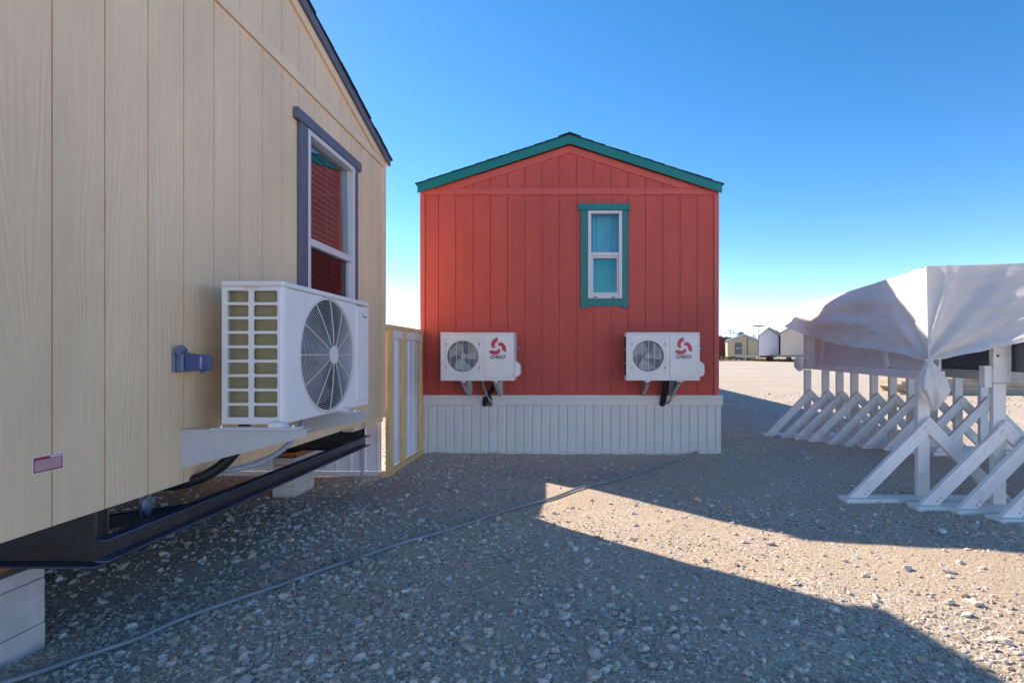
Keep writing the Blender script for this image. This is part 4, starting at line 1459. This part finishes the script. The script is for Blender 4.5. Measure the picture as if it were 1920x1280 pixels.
def front_fn(u, v):
    s = u
    T = top_pt(0, s) + nAC * .012 + nAB * (.012 * math.exp(-s / .03))
    hz = interp(hemF, s) + .012 * mnoise.noise((s * 22, 1.0, 4.0))
    base = A + AC * s
    Hm = Vector((base.x, base.y, hz)) + nAC * (.02 + .04 * math.sin(math.pi * min(1, s * 1.2)))
    g = math.exp(-s / .035)
    Hm = Hm.lerp(K, g)
    p = T.lerp(Hm, v)
    ds, dz = s * LAC, (p.z - K.z)
    e = fan(ds + .001, dz, 6.0, 10) * .9
    e += .035 * mnoise.noise((s * 3.5, v * 2.0 + s, 8.0)) * math.sin(math.pi * v) * min(1, s * 6)
    e += .012 * mnoise.noise((s * 12, v * 6, 3.0)) * v * min(1, s * 6)
    e += .016 * math.exp(-((v - .94) / .05) ** 2) * min(1, s * 8)
    cr = 1 - abs(mnoise.noise((s * 5 - v * 2, v * 4 + s * 4, 15.0))) * 5
    e += .012 * max(0, cr) * (.3 + v) * min(1, s * 6)
    e *= min(1, s * 30)
    return p + nAC * e
tarp_mb.grid(front_fn, 120, 56)
tarp_mb.grid(lambda u, v: top_pt(u, v) + (nAB * .012 * (1 - min(1, v * 30))) + nAC * (.012 * (1 - min(1, u * 30))), 60, 40)
def back_fn(u, v):
    T = top_pt(1, u)
    dd = AB.normalized() * (.02 + .05 * v + .03 * math.sin(u * 30) * v)
    return T + dd - Vector((0, 0, v * (.30 + .05 * math.sin(u * 9)))) + (nAB * .10 * v * (1 - u))
tarp_mb.grid(back_fn, 50, 16)
def right_fn(u, v):
    T = top_pt(u, 1)
    return T + AC.normalized() * (.02 + .03 * math.sin(u * 40) * v) - Vector((0, 0, v * .5))
tarp_mb.grid(right_fn, 60, 14)
tarp = tarp_mb.build('tarp', 'tarp_cloth', smooth=True, fix=False)
tag(tarp, 'white tarp draped over the trestle platform, knotted at its near corner', 'tarp')
# knotted tail
def tail_fn(u, v):
    a = 2 * math.pi * u
    z = K.z + .03 - .39 * v
    prof = interp([(0, .022), (.08, .02), (.18, .045), (.38, .085), (.6, .088), (.8, .068), (.93, .04), (1, .006)], v)
    rr = prof * (1 + .30 * math.sin(3 * a + 5 * v) + .22 * math.sin(7 * a - 3 * v + 1) + .30 * mnoise.noise((math.cos(a) * 1.5, math.sin(a) * 1.5, v * 4)))
    return (K.x + .01 + .03 * v + rr * math.cos(a), K.y + rr * .7 * math.sin(a), z + .02 * math.sin(2 * a + 1) * v)
MB().grid(tail_fn, 80, 40).build('knotted_tail', 'tarp_cloth', tarp, smooth=True, fix=False)
MB().tube([(K.x + .01 + .024 * math.cos(a), K.y + .019 * math.sin(a), K.z - .005) for a in [2 * math.pi * k / 24 for k in range(24)]], .008, 8, closed=True).build('tie_knot', 'tarp_cloth', tarp, smooth=True)
KB = Vector((3.37, 7.72, 1.14))
def tail2(u, v):
    a = 2 * math.pi * u
    prof = interp([(0, .02), (.2, .06), (.6, .09), (.9, .05), (1, .005)], v)
    rr = prof * (1 + .3 * math.sin(3 * a + 4 * v) + .3 * mnoise.noise((math.cos(a) * 1.5 + 4, math.sin(a) * 1.5, v * 4)))
    return (KB.x + rr * math.cos(a), KB.y + rr * .7 * math.sin(a), KB.z - .22 * v)
MB().grid(tail2, 40, 20).build('knotted_tail', 'tarp_cloth', tarp, smooth=True, fix=False)

# low stacks of tan sheets behind the trestles
st = thing('plank_stack', (11.5, 15.6, 0), 'low stack of tan planks lying in the sun behind the trestles', 'planks')
for k in range(6):
    j = random.uniform(-.15, .15)
    MB().box(9.6 + j, 16.5 + j, 15.2 + random.uniform(-.05, .05), 16.4, float(gh(12, 15.5)) - .02 + k * .082, float(gh(12, 15.5)) - .02 + k * .082 + .078).build('plank', 'tan_plank', st, .004)

# ------------------------------------------------------------------ distant houses on wheels
def far_house(name, label, Y, px0, px1, pxk, y_eave, y_peak, y_bot, mat, depth, roof='far_roof', trim=None, window=None, seam=None, wheels=(), skew=0.0, over=.25):
    k = Y / 977
    X = lambda px: (px - 1073) * k
    Zp = lambda py: CAMZ - (py - 665) * k
    g = float(gh(0, Y))
    x0, x1, xk = X(px0), X(px1), X(pxk)
    ze, zk, zb_ = Zp(y_eave), Zp(y_peak), Zp(y_bot)
    h = thing(name, ((x0 + x1) / 2, Y + depth / 2, g), label, 'house', 'distant houses across the lot')
    sk_ = Vector((skew, depth, 0))
    MB().quad_prism([(x0, Y, zb_), (x1, Y, zb_), (x1, Y, ze), (xk, Y, zk), (x0, Y, ze)], sk_).build('wall', mat, h)
    for s, xe in ((-1, x0), (1, x1)):
        sl = (zk - ze) / (xk - xe)
        xo = xe + s * over
        zo = ze + sl * (xo - xe)
        MB().quad_prism([(xk, Y - .25, zk + .02), (xo, Y - .25, zo + .02), (xo, Y - .25, zo + .16), (xk, Y - .25, zk + .16)], sk_ * ((depth + .5) / depth)).build('roof', roof, h)
        if trim:
            MB().quad_prism([(xk, Y - .31, zk + .03), (xo, Y - .31, zo + .03), (xo, Y - .31, zo + .23), (xk, Y - .31, zk + .23)], (0, .05, 0)).build('rake_board', trim, h)
    if seam:
        MB().box(X(seam) - .06, X(seam) + .06, Y - .05, Y - .002, zb_, zk - .4).build('seam_trim', 'far_trim', h)
    if window:
        a, b_, c, d = window
        w = MB().box(X(a), X(b_), Y - .06, Y - .002, Zp(d), Zp(c)).build('window', 'far_trim', h)
        mw = (X(b_) - X(a))
        mh = (Zp(c) - Zp(d))
        for q in (0, 1):
            MB().box(X(a) + mw * .17, X(b_) - mw * .17, Y - .075, Y - .062, Zp(d) + mh * (.09 + .44 * q), Zp(d) + mh * (.47 + .44 * q)).build('pane', 'far_glass', w)
        MB().box(X(a) + mw * .13, X(b_) - mw * .13, Y - .085, Y - .062, Zp(d) + mh * .47, Zp(d) + mh * .53).build('meeting_rail', 'vinyl_white', w)
    MB().box(x0 + .2, x1 - .2, Y + .2, Y + depth - .2, zb_ - .25, zb_ - .002).build('chassis', 'black_steel', h)
    for (px, dy) in wheels:
        x = X(px)
        wv = MB().cyl((x - .11, Y + dy, g + .36), (x + .11, Y + dy, g + .36), .37, 20).build('wheel', 'tyre', h)
        MB().cyl((x - .125, Y + dy, g + .36), (x + .125, Y + dy, g + .36), .19, 14).build('hub', 'rust_hub', wv)
    return h
far_house('distant_house', 'small yellow house with one window far across the lot', 76, 1364, 1421, 1394, 638.5, 628.5, 668.5, 'far_yellow', 9, trim='far_white', window=(1378.2, 1390.3, 642.2, 663.2), seam=1401.3,
          wheels=((1359, 3), (1366, 3), (1371, 1), (1412, 2)), skew=2.2)
far_house('distant_house', 'narrow pale blue-white house in the middle of the distant row', 64, 1423, 1460, 1440.5, 629.5, 615.5, 666.5, 'far_white', 10, trim='vinyl_white', wheels=((1452, 1), (1457, 3)), skew=5.0)
far_house('distant_house', 'plain tan house partly hidden behind the tarp corner', 60, 1463.5, 1542, 1503, 624.5, 602, 665.5, 'far_tan', 10, wheels=((1484, .6), (1489, 1.6), (1502, .6), (1507, 1.6)), skew=4.4)
far_house('distant_house', 'dark red house just past the red cabin corner, far off', 84, 1318, 1359, 1338, 636.5, 629, 668, 'far_maroon', 9, wheels=((1352, 1), (1356, 2)))
far_house('distant_house', 'low brown house behind the dark red and yellow ones', 105, 1335, 1385, 1362, 637, 632, 668, 'far_trim', 8)
# blue barrel-like bin under the yellow house
tag(MB().cyl((24.3, 75.2, float(gh(0, 75)) - .02), (24.3, 75.2, float(gh(0, 75)) + .42), .42, 20).build('blue_tub', 'panel_navy', None, .03), 'dark blue tub under the edge of the small yellow house', 'tub')

# poles
def pole(px, Y, ytop, label, arms):
    x = (px - 1073) * Y / 977
    zt = CAMZ - (ytop - 665) * Y / 977
    g = float(gh(0, Y))
    o = thing('utility_pole', (x, Y, g), label, 'pole', 'poles on the skyline')
    MB().tube([(x, Y, g - .1), (x, Y, zt)], [.16, .10], 8).build('shaft', 'pole_grey', o)
    for (dz, w, t) in arms:
        MB().box(x - w, x + w, Y - .18, Y - .102, zt - dz, zt - dz + t).build('cross_arm', 'pole_grey', o)
pole(1422, 120, 611, 'tall lamp pole beside the pale blue-white house roof', [(.2, 1.2, .35)])
pole(1369.5, 130, 617, 'left of two thin poles above the yellow house', [(.5, .9, .3), (2.6, .8, .25)])
pole(1375.5, 150, 622, 'right of two thin poles above the yellow house, with cross arm', [(.5, 3.0, .25)])

# trees
def tree(px, Y, ytop, wid, label, mat, seed, dens=900):
    rr = random.Random(seed)
    k = Y / 977
    x = (px - 1073) * k
    zt = CAMZ - (ytop - 665) * k
    g = float(gh(0, Y)) - .05
    rad = wid * k / 2
    o = thing('tree', (x, Y, g), label, 'tree', 'trees on the skyline')
    tr_ = MB()
    tr_.tube(bez([(x, Y, g), (x + .05 * rad, Y, g + (zt - g) * .35), (x - .03 * rad, Y, g + (zt - g) * .7)], 5), [.09 * rad * (1 - .07 * i) for i in range(11)], 8)
    for q in range(6):
        a = q * 1.05 + rr.random()
        z0 = g + (zt - g) * (.35 + .05 * q)
        tr_.tube([(x, Y, z0), (x + rad * .5 * math.cos(a), Y + rad * .5 * math.sin(a), z0 + rad * .6)], [.04 * rad, .012 * rad], 5)
    tr_.build('trunk', 'bark', o)
    cr = MB()
    cz = zt - rad * .85
    lumps = [(rr.gauss(0, .42) * rad, rr.gauss(0, .42) * rad, rr.gauss(0, .32) * rad, rad * rr.uniform(.28, .5)) for _ in range(14)]
    for i in range(dens):
        lx, ly, lz, lr = lumps[rr.randrange(14)]
        d = Vector((rr.gauss(0, 1), rr.gauss(0, 1), rr.gauss(0, 1))).normalized() * lr * rr.uniform(.45, 1.05)
        p = Vector((x + lx, Y + ly, cz + lz)) + d
        if p.z > zt: p.z = zt - rr.random() * .1 * rad
        a = Vector((rr.gauss(0, 1), rr.gauss(0, 1), rr.gauss(0, 1))).normalized() * rad * .075
        b_ = a.cross(Vector((rr.gauss(0, 1), rr.gauss(0, 1), rr.gauss(0, 1)))).normalized() * rad * .05
        q = len(cr.v)
        cr.v += [tuple(p - a), tuple(p + b_), tuple(p + a), tuple(p - b_)]
        cr.f.append((q, q + 1, q + 2, q + 3))
    cr.build('crown', mat, o, fix=False)
tree(1389, 170, 620.5, 22, 'dark green tree rising behind the yellow house roof', 'leaf_dark', 1)
tree(1414, 180, 622, 20, 'pale bare-looking tree between the yellow and blue-white houses', 'leaf_pale', 2, 500)
tree(1350, 160, 627, 14, 'small green treetop beside the red cabin corner', 'leaf_dark', 3)

# ------------------------------------------------------------------ gravel
def ico(sub):
    bm = bmesh.new()
    bmesh.ops.create_icosphere(bm, subdivisions=sub, radius=1)
    v = np.array([x.co[:] for x in bm.verts])
    f = np.array([[q.index for q in p.verts] for p in bm.faces])
    bm.free()
    return v, f
V1, F1 = ico(1)
V2, F2 = ico(2)
def variants(V, n, amp):
    out = []
    for i in range(n):
        d = np.array([1 + amp * mnoise.noise(Vector(p) * 1.3 + Vector((i * 7.3, 0, 0))) * 1.6 for p in V])
        w = V * d[:, None]
        # chop with a few planes for broken faces
        for _ in range(5):
            nn = rng.normal(size=3); nn /= np.linalg.norm(nn)
            c = rng.uniform(.55, .85)
            s = w @ nn
            w = w - np.outer(np.clip(s - c, 0, None), nn)
        out.append(w)
    return out
VA1, VA2 = variants(V1, 24, .45), variants(V2, 24, .45)

def patch(x, y):
    """how stony the ground is, 0..1"""
    n = (np.sin(1.3 * x + .7 * y + .4) + np.sin(2.1 * y - .8 * x + 1.9) + .7 * np.sin(3.7 * x - 2.3 * y) + .5 * np.sin(6.1 * x + 5.3 * y + 1)) / 3.2
    s = .5 + .5 * n
    s = s * .75 + .3
    s += .45 * np.exp(-((x + 1.5) / .55) ** 2)                        # along the tan house
    s += .35 * np.exp(-((y - 1.9) / .7) ** 2)                         # foreground
    d = (x * .42 + y * .90)
    s -= .42 * np.exp(-((d - 3.45) / .33) ** 2) * (x > -1.3)          # worn lane
    s -= .35 * np.exp(-((y - 5.3) / .6) ** 2) * (x > -.6)             # dirt before the red house
    s -= .35 * np.exp(-(((x - 3.0) / 1.1) ** 2 + ((y - 5.4) / .9) ** 2))
    m_ = np.sin(.9 * x + 2.3 * y + 3 * np.sin(.7 * x)) * np.sin(1.9 * x - .8 * y + 1.3) + .5 * np.sin(4.1 * x + 1.7 * y)
    s = s - .30 * np.clip(m_, 0, 1)
    worn = 1 / (1 + np.exp(-(x + .2 - .25 * np.sin(1.7 * y)) * 4)) * 1 / (1 + np.exp(-(y - 2.35 + .3 * np.sin(1.3 * x)) * 4))
    s = s * (1 - .5 * worn)
    return np.clip(s, .05, 1.15)

def inside_excl(x, y):
    e = (x > -1.82) & (x < 1.80) & (y > RY - .05) & (y < RY + RLEN)
    for x0, x1, y0, y1 in ((-2.34, -2.13, 1.73, 2.13), (-2.48, -2.27, 4.29, 4.64), (-4.7, -1.78, 5.02, 5.09), (-1.85, -1.73, 4.97, 6.1)):
        e |= (x > x0) & (x < x1) & (y > y0) & (y < y1)
    return e

vv, ff, vo_ = [], [], 0
def scatter(ylo, yhi, dens, rmed, rsig, rmin, rmax, big_thr):
    global vo_
    n = int(dens * (yhi - ylo) * (2.35 * (yhi + ylo) / 2 + 2.0))
    # sample y with area weight, x within the (widened) view
    y = rng.uniform(ylo, yhi, n * 2)
    w = 2.35 * y + 2.0
    keep = rng.uniform(0, 1, n * 2) < w / w.max()
    y = y[keep][:n]
    x = -1.28 * y - 1.0 + rng.uniform(0, 1, len(y)) * (2.35 * y + 2.0)
    ok = (rng.uniform(0, 1.15, len(y)) < patch(x, y)) & ~inside_excl(x, y) & (x > -4.6)
    x, y = x[ok], y[ok]
    r = np.clip(rmed * np.exp(rng.normal(0, rsig, len(x))), rmin, rmax)
    order = rng.permutation(len(x))
    for i in order:
        big = r[i] > big_thr
        src = VA2 if big else VA1
        base = src[rng.integers(24)]
        sc = r[i] * np.array([rng.uniform(.8, 1.35), rng.uniform(.7, 1.1), rng.uniform(.45, .8)])
        a = rng.uniform(0, 2 * math.pi)
        ca, sa = math.cos(a), math.sin(a)
        tx = rng.normal(0, .25)
        w_ = base * sc
        z = w_[:, 2] + tx * w_[:, 0]
        X = ca * w_[:, 0] - sa * w_[:, 1] + x[i]
        Y = sa * w_[:, 0] + ca * w_[:, 1] + y[i]
        vv.append(np.stack([X, Y, z + GZ(x[i], y[i]) + r[i] * rng.uniform(.02, .35)], -1))
        f = F2 if big else F1
        ff.append(f + vo_)
        vo_ += len(base)
_GZ = {}
def GZ(x, y):
    return float(gh(x, y))
scatter(.85, 2.4, 5600, .0050, .58, .0022, .026, .0085)
scatter(2.4, 4.2, 2900, .0058, .55, .003, .028, .012)
scatter(4.2, 8.0, 640, .0085, .48, .0045, .028, .03)
scatter(8.0, 16.0, 60, .020, .35, .012, .045, .1)
gravel = np_mesh('gravel', np.concatenate(vv), np.concatenate(ff), 'stone', smooth=False)
tag(gravel, 'loose grey and tan gravel scattered over the dirt lot', 'gravel', None, 'stuff')

# a few larger single stones one can pick out
def rock(px, py, r, tint, label):
    x, y = gp(px, py)
    base = VA2[rng.integers(24)] * np.array([r * 1.15, r * .9, r * .65])
    o = np_mesh('rock', base + 0, F2, tint, smooth=False)
    o.location = (x, y, float(gh(x, y)) + r * .3)
    o.rotation_euler = (random.uniform(-.2, .2), random.uniform(-.2, .2), random.uniform(0, 6))
    tag(o, label, 'rock')
plain('rock_pink', (0.50, 0.41, 0.34), .85, var=.12, scale=30, bmp=.5, bscale=90)
plain('rock_grey', (0.33, 0.33, 0.34), .85, var=.12, scale=30, bmp=.5, bscale=90)
rock(499, 1060, .030, 'rock_pink', 'pale pinkish stone standing out above the middle of the hose')
rock(668, 1166, .028, 'rock_grey', 'flat grey stone in the foreground gravel below the hose')
rock(1456, 1141, .020, 'rock_grey', 'dark grey stone just inside the shadow near the sunlit strip')

# dry straw and twigs
mb = MB()
for i in range(420):
    y = rng.uniform(1.2, 5.5)
    x = rng.uniform(-1.1 * y, .95 * y)
    if x < -1.7: continue
    a = rng.uniform(0, math.pi)
    l = rng.uniform(.012, .05)
    z = GZ(x, y) + .012
    mb.tube([(x - l * math.cos(a), y - l * math.sin(a), z), (x + rng.normal(0, .004), y, z + .006), (x + l * math.cos(a), y + l * math.sin(a), z + rng.uniform(-.004, .008))], .0009, 3, caps=False)
tag(mb.build('straw', 'straw', fix=False, loc=(0, 0, 0)), 'bits of dry straw and twigs among the gravel', 'straw', None, 'stuff')

# dry grass far across the lot
mb = MB()
for i in range(5000):
    x = rng.uniform(18, 42)
    y = rng.uniform(66, 100)
    g = float(gh(x, y))
    h = rng.uniform(.08, .28)
    a = rng.uniform(0, math.pi)
    dx, dy = .09 * math.cos(a), .09 * math.sin(a)
    q = len(mb.v)
    mb.v += [(x - dx, y - dy, g - .02), (x + dx, y + dy, g - .02), (x + rng.normal(0, .08), y + rng.normal(0, .08), g + h)]
    mb.f.append((q, q + 1, q + 2))
tag(mb.build('grass', 'dry_grass', fix=False, loc=(0, 0, 0)), 'strip of dry yellow grass in front of the distant houses', 'grass', None, 'stuff')
